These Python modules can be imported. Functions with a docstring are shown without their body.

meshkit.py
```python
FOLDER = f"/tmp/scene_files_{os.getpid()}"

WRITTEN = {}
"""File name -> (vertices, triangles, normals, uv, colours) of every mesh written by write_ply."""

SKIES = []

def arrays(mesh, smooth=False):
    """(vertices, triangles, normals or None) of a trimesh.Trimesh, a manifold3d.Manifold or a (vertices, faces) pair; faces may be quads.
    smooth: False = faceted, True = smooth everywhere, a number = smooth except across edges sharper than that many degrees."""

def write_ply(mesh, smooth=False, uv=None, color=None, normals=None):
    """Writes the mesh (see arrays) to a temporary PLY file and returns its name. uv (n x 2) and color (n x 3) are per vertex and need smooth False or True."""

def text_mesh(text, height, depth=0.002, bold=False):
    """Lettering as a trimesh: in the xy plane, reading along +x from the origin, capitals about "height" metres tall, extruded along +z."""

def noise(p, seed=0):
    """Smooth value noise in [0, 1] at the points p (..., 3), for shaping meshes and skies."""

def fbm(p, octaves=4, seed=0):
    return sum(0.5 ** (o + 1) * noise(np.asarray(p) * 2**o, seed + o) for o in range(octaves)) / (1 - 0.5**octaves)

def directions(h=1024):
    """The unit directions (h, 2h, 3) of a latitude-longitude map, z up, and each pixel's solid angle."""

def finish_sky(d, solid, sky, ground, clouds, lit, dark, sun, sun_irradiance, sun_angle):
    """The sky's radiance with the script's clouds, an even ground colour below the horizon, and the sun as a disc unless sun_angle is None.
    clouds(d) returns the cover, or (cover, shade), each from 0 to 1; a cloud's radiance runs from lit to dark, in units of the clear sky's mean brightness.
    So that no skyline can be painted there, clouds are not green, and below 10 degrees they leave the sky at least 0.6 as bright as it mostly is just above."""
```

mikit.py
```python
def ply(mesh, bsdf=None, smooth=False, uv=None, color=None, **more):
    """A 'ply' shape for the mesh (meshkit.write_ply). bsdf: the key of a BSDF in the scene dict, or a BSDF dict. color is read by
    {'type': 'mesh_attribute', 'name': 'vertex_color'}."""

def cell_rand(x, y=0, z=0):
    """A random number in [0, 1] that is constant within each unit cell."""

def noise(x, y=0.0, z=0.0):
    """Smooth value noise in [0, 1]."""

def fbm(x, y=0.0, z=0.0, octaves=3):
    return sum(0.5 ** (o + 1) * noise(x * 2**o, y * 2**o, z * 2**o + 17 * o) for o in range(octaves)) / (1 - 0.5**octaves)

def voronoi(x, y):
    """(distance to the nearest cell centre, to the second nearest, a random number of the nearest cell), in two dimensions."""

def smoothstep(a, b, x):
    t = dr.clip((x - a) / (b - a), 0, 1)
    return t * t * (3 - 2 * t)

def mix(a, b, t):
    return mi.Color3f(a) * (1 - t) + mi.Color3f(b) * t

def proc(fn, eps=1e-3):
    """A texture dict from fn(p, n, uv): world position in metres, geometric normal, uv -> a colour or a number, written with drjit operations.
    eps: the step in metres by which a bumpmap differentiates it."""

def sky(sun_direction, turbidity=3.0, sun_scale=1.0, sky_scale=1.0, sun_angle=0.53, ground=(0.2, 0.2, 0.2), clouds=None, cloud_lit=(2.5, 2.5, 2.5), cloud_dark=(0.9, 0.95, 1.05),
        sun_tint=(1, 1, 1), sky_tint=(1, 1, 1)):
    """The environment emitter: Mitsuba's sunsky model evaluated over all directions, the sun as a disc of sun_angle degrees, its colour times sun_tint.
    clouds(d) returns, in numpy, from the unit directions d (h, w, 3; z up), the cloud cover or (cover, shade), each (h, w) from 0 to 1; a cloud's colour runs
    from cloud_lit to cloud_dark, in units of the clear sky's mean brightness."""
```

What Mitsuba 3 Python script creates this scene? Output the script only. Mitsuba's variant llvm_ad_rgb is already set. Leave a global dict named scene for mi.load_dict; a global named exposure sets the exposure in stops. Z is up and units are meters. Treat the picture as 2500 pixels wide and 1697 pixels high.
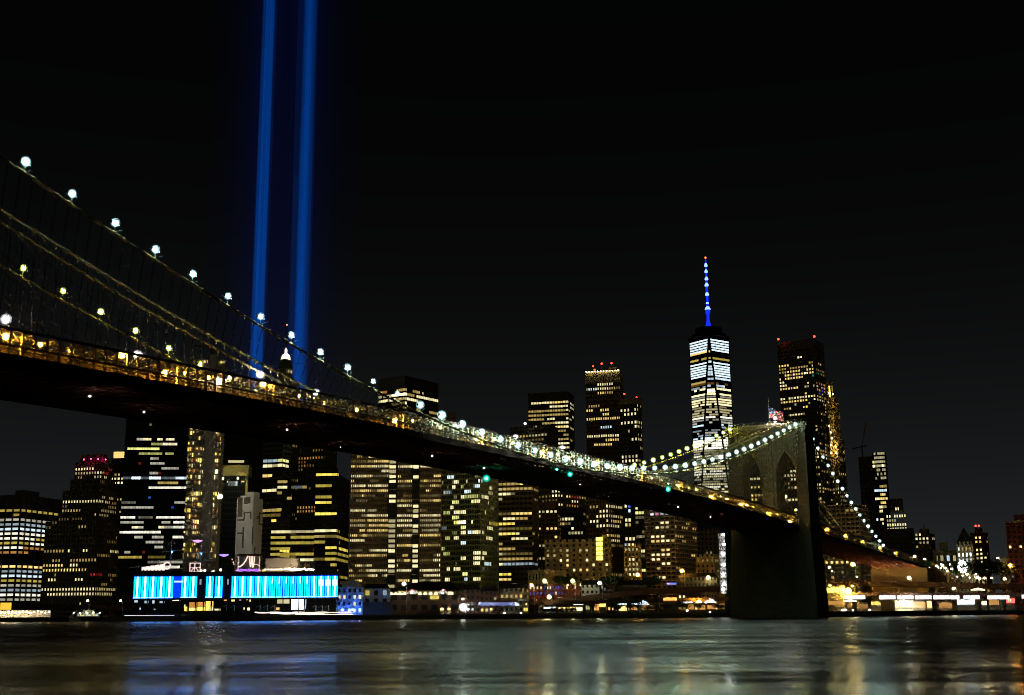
import math, random
import numpy as np, trimesh, mitsuba as mi, mikit, meshkit
import manifold3d as m3
from shapely.geometry import Polygon
import drjit as dr

T = mi.ScalarTransform4f
rng = np.random.default_rng(7)
random.seed(7)
scene, labels = {}, {}
exposure = 5.0
LIGHT = 2.0 ** -exposure          # lamp and sky strengths below are in units of the exposed picture

# ------------------------------------------------------------------ camera, sky
# metres; x east along the bridge axis (0 = Manhattan tower), y north across it, z up from the water
CAM = np.array([545.9, 165.03, 2.9])
FPX, YAW, PITCH, ROLL = 3008.667 / 2500, 28.719, 12.152, -0.424
_a, _b, _r = map(math.radians, (YAW, PITCH, ROLL))
FW = np.array([-math.cos(_a) * math.cos(_b), -math.sin(_a) * math.cos(_b), math.sin(_b)])
_rt = np.cross(FW, [0, 0, 1]); _rt /= np.linalg.norm(_rt)
_up = np.cross(_rt, FW)
RT, UP = math.cos(_r) * _rt + math.sin(_r) * _up, -math.sin(_r) * _rt + math.cos(_r) * _up
scene['camera'] = {'type': 'perspective', 'fov': 2 * math.degrees(math.atan(0.5 / FPX)), 'fov_axis': 'x', 'near_clip': 1.0, 'far_clip': 20000.0,
                   'to_world': T().look_at(CAM.tolist(), (CAM + FW).tolist(), UP.tolist())}


def night_glow(d):
    """City glow: an even overcast-grey veil, lighter over the skyline, the same all round."""
    el = np.clip(d[..., 2], 0, 1)
    return np.ones(d.shape[:2]), 1 - np.exp(-el * 9.0)


SKY_LIT = 1.7
scene['sky'] = {**mikit.sky([0.3, 0.5, 0.35], turbidity=3, sun_scale=0.0, sky_scale=0.20 * LIGHT, clouds=night_glow,
                            cloud_lit=(0.90 * SKY_LIT, 0.96 * SKY_LIT, 1.0 * SKY_LIT), cloud_dark=(0.045, 0.047, 0.052), ground=(0.05, 0.05, 0.05)), 'sampling_weight': 1.5}


def ray(x, y):
    """Direction of a photograph pixel (2500 wide), used to survey bearings and heights."""
    return FW + RT * (x / 2500 - 0.5) / FPX + UP * (848.5 - y) / 2500 / FPX


def at(x, y, D):
    """The surveyed point D metres away (horizontally) on that bearing and elevation."""
    d = ray(x, y)
    return CAM + d * D / math.hypot(d[0], d[1])


def on_y(x, y, t):
    d = ray(x, y)
    return CAM + d * (t - CAM[1]) / d[1]


def zoomed(s, ox, oy):
    return lambda x, y: (ox + x / s, oy + y / s)


Z1, Z2, Z3, Z4, Z5, Z6 = zoomed(3.034, 0, 1000), zoomed(3.034, 430, 1000), zoomed(3.586, 840, 1080), zoomed(3.756, 1250, 1100), zoomed(2.922, 1700, 980), zoomed(3.288, 2000, 1050)
Z7, Z8, Z9 = zoomed(2.869, 1650, 600), zoomed(3.156, 500, 700), zoomed(3.156, 1200, 850)

# ------------------------------------------------------------------ materials


def rgb(*c):
    return {'type': 'rgb', 'value': list(c)}


def diffuse(key, *c):
    scene[key] = {'type': 'twosided', 'bsdf': {'type': 'diffuse', 'reflectance': rgb(*c)}}


def stone_fn(base, course, width, amount):
    def fn(p, n, uv):
        h = dr.select(dr.abs(n.x) > dr.abs(n.y), p.y, p.x)
        row = dr.floor(p.z / course)
        u = h / width + 0.5 * (row - 2 * dr.floor(row / 2))
        r = mikit.cell_rand(u, row, 3)
        fz, fu = p.z / course - row, u - dr.floor(u)
        joint = dr.select((fz < 0.07) | (fu < 0.035), 0.75, 1.0)
        stain = 0.75 + 0.5 * mikit.fbm(p.x * 0.11, p.y * 0.11, p.z * 0.05)
        return mi.Color3f(*base) * (1 - amount + 2 * amount * r) * joint * stain
    return mikit.proc(fn)


def wall_fn(base, amount=0.25):
    def fn(p, n, uv):
        f = mikit.fbm(p.x * 0.25, p.y * 0.25, p.z * 0.09)
        g = mikit.noise(p.x * 1.7, p.y * 1.7, p.z * 0.9)
        return mi.Color3f(*base) * (1 - amount + amount * (1.3 * f + 0.7 * g))
    return mikit.proc(fn)


scene['granite'] = {'type': 'twosided', 'bsdf': {'type': 'diffuse', 'reflectance': stone_fn((0.22, 0.175, 0.11), 0.75, 1.9, 0.16)}}
for k, c in dict(brick_brown=(0.27, 0.18, 0.09), brick_red=(0.20, 0.055, 0.035), limestone=(0.43, 0.36, 0.21), concrete=(0.30, 0.27, 0.23), dark_stone=(0.15, 0.125, 0.085),
                 tan_brick=(0.42, 0.32, 0.15), white_wall=(0.62, 0.60, 0.56), green_metal=(0.52, 0.52, 0.27)).items():
    scene[k] = {'type': 'twosided', 'bsdf': {'type': 'diffuse', 'reflectance': wall_fn(c)}}
diffuse('dark_metal', 0.055, 0.05, 0.042)
diffuse('roof_dark', 0.03, 0.028, 0.026)
diffuse('asphalt', 0.05, 0.05, 0.05)
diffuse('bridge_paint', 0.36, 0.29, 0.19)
diffuse('deck_under', 0.30, 0.125, 0.085)
diffuse('girder_black', 0.026, 0.014, 0.011)
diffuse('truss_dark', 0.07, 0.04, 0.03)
diffuse('cable_paint', 0.50, 0.40, 0.19)
diffuse('wire', 0.34, 0.33, 0.30)
diffuse('rope', 0.085, 0.08, 0.065)
diffuse('highway_steel', 0.085, 0.05, 0.035)
diffuse('dim_brick', 0.10, 0.055, 0.035)
diffuse('paint_white', 0.75, 0.74, 0.72)
diffuse('paint_red', 0.40, 0.03, 0.025)
diffuse('sign_green', 0.02, 0.22, 0.08)
diffuse('sign_yellow', 0.55, 0.38, 0.03)
diffuse('foliage', 0.055, 0.075, 0.03)
diffuse('bark', 0.07, 0.05, 0.035)
diffuse('hull_dark', 0.03, 0.03, 0.04)
diffuse('quay_stone', 0.10, 0.09, 0.08)
diffuse('copper_green', 0.12, 0.18, 0.14)
diffuse('mural_grey', 0.62, 0.59, 0.55)
diffuse('cream_panel', 0.50, 0.44, 0.22)
diffuse('unlit_glass', 0.10, 0.10, 0.10)
for k, c, ro in (('glass_black', (0.012, 0.013, 0.015), 0.12), ('glass_blue', (0.014, 0.022, 0.036), 0.15), ('glass_green', (0.02, 0.035, 0.022), 0.18), ('glass_bronze', (0.022, 0.016, 0.010), 0.18)):
    scene[k] = {'type': 'twosided', 'bsdf': {'type': 'principled', 'base_color': rgb(*c), 'roughness': ro, 'specular': 0.6}}
scene['steel_skin'] = {'type': 'twosided', 'bsdf': {'type': 'principled', 'base_color': rgb(0.20, 0.165, 0.13), 'roughness': 0.45, 'metallic': 0.55}}
scene['glow_film'] = {'type': 'mask', 'opacity': 0.03, 'bsdf': {'type': 'twosided', 'bsdf': {'type': 'diffuse', 'reflectance': rgb(0.2, 0.2, 0.2)}}}  # nearly clear film of the glow shells round lamps
scene['light_air'] = {'type': 'mask', 'opacity': 0.012, 'bsdf': {'type': 'twosided', 'bsdf': {'type': 'diffuse', 'reflectance': rgb(0.0, 0.0, 0.0)}}}


def flag_fn(p, n, uv):
    stripe = dr.floor(uv.y * 13)
    red = (stripe - 2 * dr.floor(stripe / 2)) < 0.5
    c = dr.select(red, mi.Color3f(0.42, 0.05, 0.06), mi.Color3f(0.75, 0.74, 0.72))
    star = dr.square(uv.x / 0.4 * 6 - dr.floor(uv.x / 0.4 * 6) - 0.5) + dr.square((uv.y - 6 / 13) * 13 / 7 * 5 - dr.floor((uv.y - 6 / 13) * 13 / 7 * 5) - 0.5) < 0.06
    canton = dr.select(star, mi.Color3f(0.75, 0.74, 0.72), mi.Color3f(0.05, 0.07, 0.22))
    return dr.select((uv.x < 0.4) & (uv.y > 6 / 13), canton, c)


scene['flag_cloth'] = {'type': 'twosided', 'bsdf': {'type': 'diffuse', 'reflectance': mikit.proc(flag_fn)}}


def water_rough(p, n, uv):
    d = dr.sqrt(dr.square(p.x - 545.9) + dr.square(p.y - 165.0))
    u, c = 0.877 * p.x + 0.480 * p.y, 0.480 * p.x - 0.877 * p.y
    a = mikit.fbm(u * 0.060 + 3, c * 0.20, 1.5)
    b = mikit.fbm(u * 0.42, c * 0.07, 4.5)
    far = mikit.smoothstep(55.0, 130.0, d) * (1 - mikit.smoothstep(330.0, 560.0, d))      # calm in the lee of the piers
    return 0.125 + 0.16 * far + 0.13 * mikit.smoothstep(0.36, 0.62, 0.6 * a + 0.4 * b)


def water_slick(p, n, uv):
    """Share of dull, wind-ruffled water: long slicks and ripples lying across the current."""
    u, c = 0.877 * p.x + 0.480 * p.y, 0.480 * p.x - 0.877 * p.y
    w = u + 5.0 * mikit.fbm(c * 0.09, u * 0.02, 2.0)
    a = mikit.fbm(w * 0.16, c * 0.030, 8.0, 4)
    b = mikit.fbm(u * 0.9, c * 0.16, 3.0, 3)
    return 0.16 + 0.60 * mikit.smoothstep(0.34, 0.66, 0.68 * a + 0.32 * b)


def water_bump(p, n, uv):
    a, c = 0.877 * p.x + 0.480 * p.y, 0.480 * p.x - 0.877 * p.y      # along and across the current's ripples
    return 1.0 * mikit.fbm(a * 0.085, c * 0.075, 0.0, 3) + 0.12 * mikit.fbm(a * 0.9, c * 0.30, 7.0, 3)


scene['river'] = {'type': 'bumpmap', 'arbitrary': mikit.proc(water_bump, eps=0.05), 'scale': 0.20,
                  'bsdf': {'type': 'blendbsdf', 'weight': mikit.proc(water_slick), 'bsdf_0': {'type': 'principled', 'base_color': rgb(0.004, 0.006, 0.005), 'roughness': mikit.proc(water_rough), 'specular': 0.25},
                           'bsdf_1': {'type': 'diffuse', 'reflectance': rgb(0.012, 0.014, 0.010)}}}

TONE = dict(w=(1.0, 0.70, 0.21), W=(1.0, 0.87, 0.44), c=(0.70, 0.90, 1.0), y=(1.0, 0.76, 0.12), o=(1.0, 0.46, 0.10), g=(0.90, 0.92, 0.28), b=(0.05, 0.14, 1.0), r=(1.0, 0.05, 0.04), G=(0.04, 0.75, 0.45), p=(1.0, 0.35, 0.75), n=(1.0, 0.95, 0.74))
LEVEL = {0: 0.05, 1: 0.12, 2: 0.40, 3: 1.05, 4: 2.8}


def glow(tone, level, w=0.0):
    k = LEVEL.get(level, level) if isinstance(level, int) else level
    return {'type': 'area', 'radiance': rgb(*(k * c for c in TONE[tone])), 'sampling_weight': float(w)}


# ------------------------------------------------------------------ entries


def numbered(key):
    if key not in scene and key not in taken:
        return key
    k = counts.get(key, 0)
    while True:
        k += 1
        if f'{key}_{k:03d}' not in scene and f'{key}_{k:03d}' not in taken:
            counts[key] = k
            return f'{key}_{k:03d}'


taken, counts = set(), {}


def thing(name, label, cat, group=None, kind=None):
    key = numbered(name)
    taken.add(key)
    labels[key] = {'label': label, 'category': cat}
    if group: labels[key]['group'] = group
    if kind: labels[key]['kind'] = kind
    return key


def put(key, shape, kind=None, label=None, emitter=None, own=False):
    """Adds a shape dict under key (numbered when the key is taken)."""
    k = key if own else numbered(key)
    d = dict(shape)
    if emitter: d['emitter'] = emitter
    scene[k] = d
    if kind or label:
        labels.setdefault(k, {})
        if kind: labels[k]['kind'] = kind
        if label: labels[k]['label'] = label
    return k


BF = np.array([[0, 1, 3], [0, 3, 2], [4, 6, 7], [4, 7, 5], [0, 4, 5], [0, 5, 1], [2, 3, 7], [2, 7, 6], [0, 2, 6], [0, 6, 4], [1, 5, 7], [1, 7, 3]])


class Soup:
    """Boxes, bars, tubes and prisms collected into one mesh."""

    def __init__(s): s.v, s.f, s.n = [], [], 0

    def mesh(s, v, f, closed=True):
        v, f = np.asarray(v, float), np.asarray(f, int)
        if closed:                                        # faces of a closed piece look outwards
            w = v - v.mean(0)
            if (np.cross(w[f[:, 0]], w[f[:, 1]]) * w[f[:, 2]]).sum() < 0: f = f[:, ::-1]
        s.v.append(v); s.f.append(f + s.n); s.n += len(v)

    def box(s, x0, x1, y0, y1, z0, z1):
        s.mesh([[x, y, z] for x in (x0, x1) for y in (y0, y1) for z in (z0, z1)], BF)

    def hexa(s, c):
        """8 corners in the order of box()."""
        s.mesh(c, BF)

    def bar(s, a, b, w, h=None, up=(0, 0, 1)):
        a, b = np.asarray(a, float), np.asarray(b, float)
        h = w if h is None else h
        d = b - a; d = d / np.linalg.norm(d)
        q = np.cross(d, up)
        if np.linalg.norm(q) < 1e-4: q = np.cross(d, (1, 0, 0.3))
        q /= np.linalg.norm(q); r = np.cross(q, d)
        s.mesh([e + q * i * w / 2 + r * j * h / 2 for e in (a, b) for i in (-1, 1) for j in (-1, 1)], BF[:, ::-1])

    def tube(s, pts, rad, sides=8, caps=True):
        p = np.asarray(pts, float); n = len(p)
        t = np.gradient(p, axis=0); t /= np.linalg.norm(t, axis=1, keepdims=True) + 1e-12
        ref = np.where(np.abs(t[:, 2:]) < 0.9, [[0, 0, 1.0]], [[1.0, 0, 0]])
        a = np.cross(t, ref); a /= np.linalg.norm(a, axis=1, keepdims=True)
        b = np.cross(t, a)
        ang = np.arange(sides) * 2 * np.pi / sides
        rad = np.broadcast_to(rad, (n,))
        v = p[:, None] + rad[:, None, None] * (np.cos(ang)[None, :, None] * a[:, None] + np.sin(ang)[None, :, None] * b[:, None])
        i, j = np.meshgrid(np.arange(n - 1), np.arange(sides), indexing='ij')
        q = np.stack([i * sides + j, i * sides + (j + 1) % sides, (i + 1) * sides + (j + 1) % sides, (i + 1) * sides + j], -1).reshape(-1, 4)
        f = np.vstack([q[:, [0, 1, 2]], q[:, [0, 2, 3]]])
        v = v.reshape(-1, 3)
        if caps:
            f = np.vstack([f, [[0, k + 1, k] for k in range(1, sides - 1)], [[(n - 1) * sides, (n - 1) * sides + k, (n - 1) * sides + k + 1] for k in range(1, sides - 1)]])
        s.mesh(v, f)

    def add(s, tm):
        s.mesh(np.array(tm.vertices), np.array(tm.faces))

    def lathe(s, prof, c, sides=12):
        """prof: (radius, z) pairs from bottom to top about the vertical through c."""
        p = np.array(prof, float); n = len(p); ang = np.arange(sides) * 2 * np.pi / sides
        v = np.stack([c[0] + p[:, :1] * np.cos(ang), c[1] + p[:, :1] * np.sin(ang), c[2] + np.repeat(p[:, 1:], sides, 1)], -1).reshape(-1, 3)
        f = []
        for i in range(n - 1):
            for j in range(sides):
                a, b = i * sides + j, i * sides + (j + 1) % sides
                f += [[a, b, b + sides], [a, b + sides, a + sides]]
        f += [[0, k + 1, k] for k in range(1, sides - 1)] + [[(n - 1) * sides, (n - 1) * sides + k, (n - 1) * sides + k + 1] for k in range(1, sides - 1)]
        s.mesh(v, f)

    def ply(s, m, smooth=False, tf=None):
        v = np.vstack(s.v)
        if tf is not None: v = v @ tf[:3, :3].T + tf[:3, 3]
        return mikit.ply((v, np.vstack(s.f)), m, smooth=smooth)

    def __bool__(s): return s.n > 0


def prism(poly, h, z=0.0):
    m = trimesh.creation.extrude_polygon(poly, h, engine='earcut')
    m.apply_translation([0, 0, z])
    return m


_s = Soup(); _s.box(0, 1, 0, 1, 0, 1)
UNIT = _s.ply('unlit_glass')
BALL = trimesh.creation.icosphere(2, 1.0)
BALL_P = mikit.ply(BALL, 'unlit_glass', smooth=True)


def ball(key, c, r, emitter=None, own=False, m=None, sz=1.0):
    d = dict(BALL_P) if m is None else mikit.ply(BALL, m, smooth=True)
    d['to_world'] = T().translate(list(map(float, c))).scale([r, r, r * sz])
    return put(key, d, emitter=emitter, own=own)

# ------------------------------------------------------------------ river, ground
shore = [(190, -1150), (52, -500), (55, -345), (67, -243), (40, -236), (-4, -196), (-14, -107), (-31, -50), (-44, -26), (-46, 24), (-110, 40), (-190, 62), (-205, 110), (-230, 420), (-250, 1500)]
land = Polygon(shore + [(-7000, 3500), (-7000, -4500), (100, -4500)])
GZ = 2.2
scene['ground'] = mikit.ply(prism(land, GZ + 4, -4), 'asphalt')
labels['ground'] = {'kind': 'structure', 'label': 'dark paved city ground behind the seawall', 'category': 'ground'}
w_ = Soup()
xs, ys = np.r_[np.linspace(-420, 600, 103)], np.r_[np.linspace(-900, 700, 161)]
X, Y = np.meshgrid(xs, ys, indexing='ij')
V = np.stack([X, Y, 0 * X], -1).reshape(-1, 3)
i, j = np.meshgrid(np.arange(len(xs) - 1), np.arange(len(ys) - 1), indexing='ij')
a = (i * len(ys) + j).ravel(); b = a + len(ys)
w_.mesh(V, np.vstack([np.stack([a, b, b + 1], 1), np.stack([a, b + 1, a + 1], 1)]), closed=False)
scene['river'] = scene.pop('river')
scene['river_water'] = scene.pop('river')
scene['river'] = w_.ply('river_water')
labels['river'] = {'kind': 'structure', 'label': 'dark rippled river with smeared light reflections', 'category': 'river'}
q_ = Soup()
for (x0, y0), (x1, y1) in zip(shore[:-1], shore[1:]):
    q_.bar((x0 + .35, y0, GZ - .2), (x1 + .35, y1, GZ - .2), 1.1, 0.9)
    n_ = int(math.hypot(x1 - x0, y1 - y0) / 5)
    for k in range(n_):
        f = (k + .5) / n_
        q_.bar((x0 + (x1 - x0) * f + .8, y0 + (y1 - y0) * f, -1), (x0 + (x1 - x0) * f + .8, y0 + (y1 - y0) * f, GZ - .4), .45)
scene['seawall'] = q_.ply('quay_stone')
labels['seawall'] = {'kind': 'structure', 'label': 'dark seawall with fender piles along the far bank', 'category': 'seawall'}

# ------------------------------------------------------------------ suspension bridge
BR = thing('suspension_bridge', 'long lit suspension bridge with a stone tower and four main cables', 'bridge')


def soffit(s):
    if s >= 0:
        return 36.97 + 4.41 * (1 - ((s - 243) / 243) ** 2)
    return 36.97 + 0.0335 * s


def curb(s): return soffit(s) + 2.35


CAB_T, CAB_LOW, CAB_TOP = 15.1, 42.51, 85.0


def cable_z(s):
    if s >= 0:
        u = ((s - 243) / 243) ** 2
        return CAB_LOW + (CAB_TOP - CAB_LOW) * (u - 0.208 * (u * u - u))
    return CAB_TOP + 0.435 * s + 0.00068 * s * s


S0, S1 = -283.0, 476.0
PANEL = 2.35
stations = np.arange(S1, S0, -PANEL)

# tower: two pointed openings above the roadway, solid below
TW, TD = 17.3, 7.2


def arch(c, b, z0, zs, za):
    R = ((za - zs) ** 2 + b * b) / (2 * b)
    a1 = math.asin(min(1, (za - zs) / R))
    pts = [(c - b, z0), (c - b, zs)]
    pts += [(c - b + R - R * math.cos(t), zs + R * math.sin(t)) for t in np.linspace(0, a1, 9)[1:]]
    pts += [(c + b - R + R * math.cos(t), zs + R * math.sin(t)) for t in np.linspace(a1, 0, 9)[1:]]
    return pts + [(c + b, z0)]


def slab(poly, x0, x1):
    m = trimesh.creation.extrude_polygon(poly, x1 - x0, engine='earcut')
    v = np.array(m.vertices)
    return trimesh.Trimesh(np.stack([v[:, 2] + x0, v[:, 0], v[:, 1]], -1), m.faces, process=False)


body = Polygon([(-TW, 37.5), (TW, 37.5), (TW, 81.6), (-TW, 81.6)], [arch(c, 4.6, 37.6, 61.0, 72.3)[::-1] for c in (-7.9, 8.1)])
up_ = Soup()
up_.add(slab(body, -TD + .9, TD - .9))
for c in (-7.9, 8.1):                                    # raised rings round the openings, both faces
    ring = Polygon(arch(c, 5.7, 39.5, 61.0, 74.2), [arch(c, 4.75, 39.6, 61.0, 72.45)[::-1]])
    up_.add(slab(ring, TD - .9, TD - .45)); up_.add(slab(ring, -TD + .45, -TD + .9))
for y0, y1 in ((-TW - .8, -TW + 4.1), (-2.3, 2.3), (TW - 4.1, TW + .8)):    # buttresses
    for x0, x1 in ((TD - .9, TD + .5), (-TD - .5, -TD + .9)):
        up_.box(x0, x1, y0, y1, 37.5, 76.2)
        up_.box(x0 + (.35 if x0 < 0 else 0), x1 - (.35 if x0 > 0 else 0), y0 + .35, y1 - .35, 76.2, 81.6)
for sg in (-1, 1):
    up_.box(-2.6, 2.6, min(sg * TW, sg * (TW + .9)), max(sg * TW, sg * (TW + .9)), 37.5, 77.0)
    for x in (-5.6, 5.6):
        up_.box(x - 1.2, x + 1.2, min(sg * TW, sg * (TW + .6)), max(sg * TW, sg * (TW + .6)), 37.5, 76.2)
put(f'{BR}__stone_tower', up_.ply('granite'), label='granite tower with two pointed arches', own=True)
lo = Soup()
for z0, z1, a0, a1 in ((-3, 8.0, 1.0, .94), (8.0, 24.0, .94, .55), (24.0, 37.5, .5, .12)):
    hy0, hx0, hy1, hx1 = TW + .4 + 1.8 * a0, TD + .3 + 1.6 * a0, TW + .4 + 1.8 * a1, TD + .3 + 1.6 * a1
    lo.hexa([[sx * hx, sy * hy, z] for sx in (-1, 1) for sy in (-1, 1) for z, hx, hy in ((z0, hx0, hy0), (z1, hx1, hy1))])
for y in (-8.0, 8.0):
    lo.box(TD + .3, TD + 1.1, y - 7.2, y - 5.6, 8.0, 36.8); lo.box(TD + .3, TD + 1.1, y + 5.6, y + 7.2, 8.0, 36.8)
put(f'{BR}__stone_tower__pier_base', lo.ply('granite'), own=True)
co = Soup()
for z0, z1, g in ((81.6, 82.5, .5), (82.5, 83.4, 1.0), (83.4, 84.6, 1.5), (84.6, 85.3, .7)):
    co.box(-TD - g + .2, TD + g - .2, -TW - g - .3, TW + g + .3, z0, z1)
put(f'{BR}__stone_tower__cornice', co.ply('granite'), own=True)
ra = Soup()
for y in np.arange(-TW, TW + .1, 2.4):
    for x in (-TD, TD): ra.bar((x, y, 85.3), (x, y, 86.4), .09)
for x in (-TD, TD):
    for z in (85.85, 86.4): ra.bar((x, -TW, z), (x, TW, z), .08)
for y in (-TW, TW): ra.bar((-TD, y, 86.4), (TD, y, 86.4), .08)
ra.box(-2, 2, -1.4, 1.6, 85.3, 86.9)
put(f'{BR}__stone_tower__roof_railing', ra.ply('wire'), own=True)

# deck
sl, ed, bar_ = Soup(), Soup(), Soup()
pts = list(stations[::3]) + [S0]
for s1, s0 in zip(pts[:-1], pts[1:]):
    sl.hexa([[s, y, soffit(s) + z] for s in (s0, s1) for y in (-12.6, 12.6) for z in (1.25, 1.65)])
    for y0, y1, zl_ in ((12.5, 12.95, .75), (-12.95, -12.5, -.05)):
        ed.hexa([[s, y, soffit(s) + z] for s in (s0, s1) for y in (y0, y1) for z in (zl_, 2.3)])
    bar_.hexa([[s, y, soffit(s) + z] for s in (s0, s1) for y in (8.1, 8.35) for z in (1.66, 4.4)])
    for y in (-9.2, -6.1, -3.1, 3.1, 6.1, 9.2):
        ed.hexa([[s, yy, soffit(s) + z] for s in (s0, s1) for yy in (y - .14, y + .14) for z in (.35, 1.25)])
put(f'{BR}__road_deck', sl.ply('deck_under'), own=True)
put(f'{BR}__lane_barrier', bar_.ply('highway_steel'), own=True)  # wall added to catch the amber lamp light as a continuous strip
put(f'{BR}__edge_girder', ed.ply('girder_black'), own=True)
fb = Soup(); fb.box(-.13, .13, -12.45, 12.45, 0, .72); fb.box(-.26, .26, -12.45, 12.45, -.05, .03)
FB = fb.ply('deck_under')
for n, s in enumerate(stations):
    if s > -262 and abs(s) > TD + 1:
        d = dict(FB); d['to_world'] = T().translate([float(s), 0.0, float(soffit(s)) + .05])
        put(f'{BR}__floor_beam', d)
# near stiffening truss: every post a part
po = Soup(); po.box(-.15, .15, -.15, .15, 0, 3.9); po.box(-.27, .27, -.2, -.14, 0, 3.9)
PO = po.ply('bridge_paint')
for s in stations:
    if s > -235 and abs(s) > TD + 1:
        d = dict(PO); d['to_world'] = T().translate([float(s), 12.72, float(curb(s)) - .1])
        put(f'{BR}__truss_post', d)
for nm, y, parts in (('near_truss', 12.72, True), ('inner_truss', 3.4, False), ('far_truss', -12.72, False)):
    ch, dg = Soup(), Soup()
    low_, top_ = (0.0, 3.85)
    for s1, s0 in zip(stations[:-1], stations[1:]):
        a, b = curb(s1) - .1, curb(s0) - .1
        if s0 < -TD - 1 and s1 > -TD - 1 or abs(s0) < TD: continue
        ch.bar((s1, y, a + top_), (s0, y, b + top_), .34, .42)
        if y > 12:
            ch.bar((s1, y + .12, a + 1.35), (s0, y + .12, b + 1.35), .2, .22)
            ch.bar((s1, y + .16, a + .75), (s0, y + .16, b + .75), .1, .12)
            ch.bar((s1, y + .16, a + 2.0), (s0, y + .16, b + 2.0), .07, .09)
        else:
            dg.bar((s1, y, a), (s1, y, a + top_), .2)
            ch.bar((s1, y, a + 1.35), (s0, y, b + 1.35), .16, .2)
        if y < 0: continue
        dg.bar((s1, y - .1, a + 1.35), (s0, y - .1, b + top_), .08)
        if y > 12: dg.bar((s1, y + .1, a + top_), (s0, y + .1, b + 1.35), .08); dg.bar((s1, y, a), (s0, y, b + 1.3), .07); dg.bar((s1, y + .06, a + 1.3), (s0, y + .06, b), .07)
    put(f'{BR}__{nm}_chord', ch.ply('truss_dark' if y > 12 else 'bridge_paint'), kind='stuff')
    put(f'{BR}__{nm}_lattice', dg.ply('bridge_paint'), kind='stuff')
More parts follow.
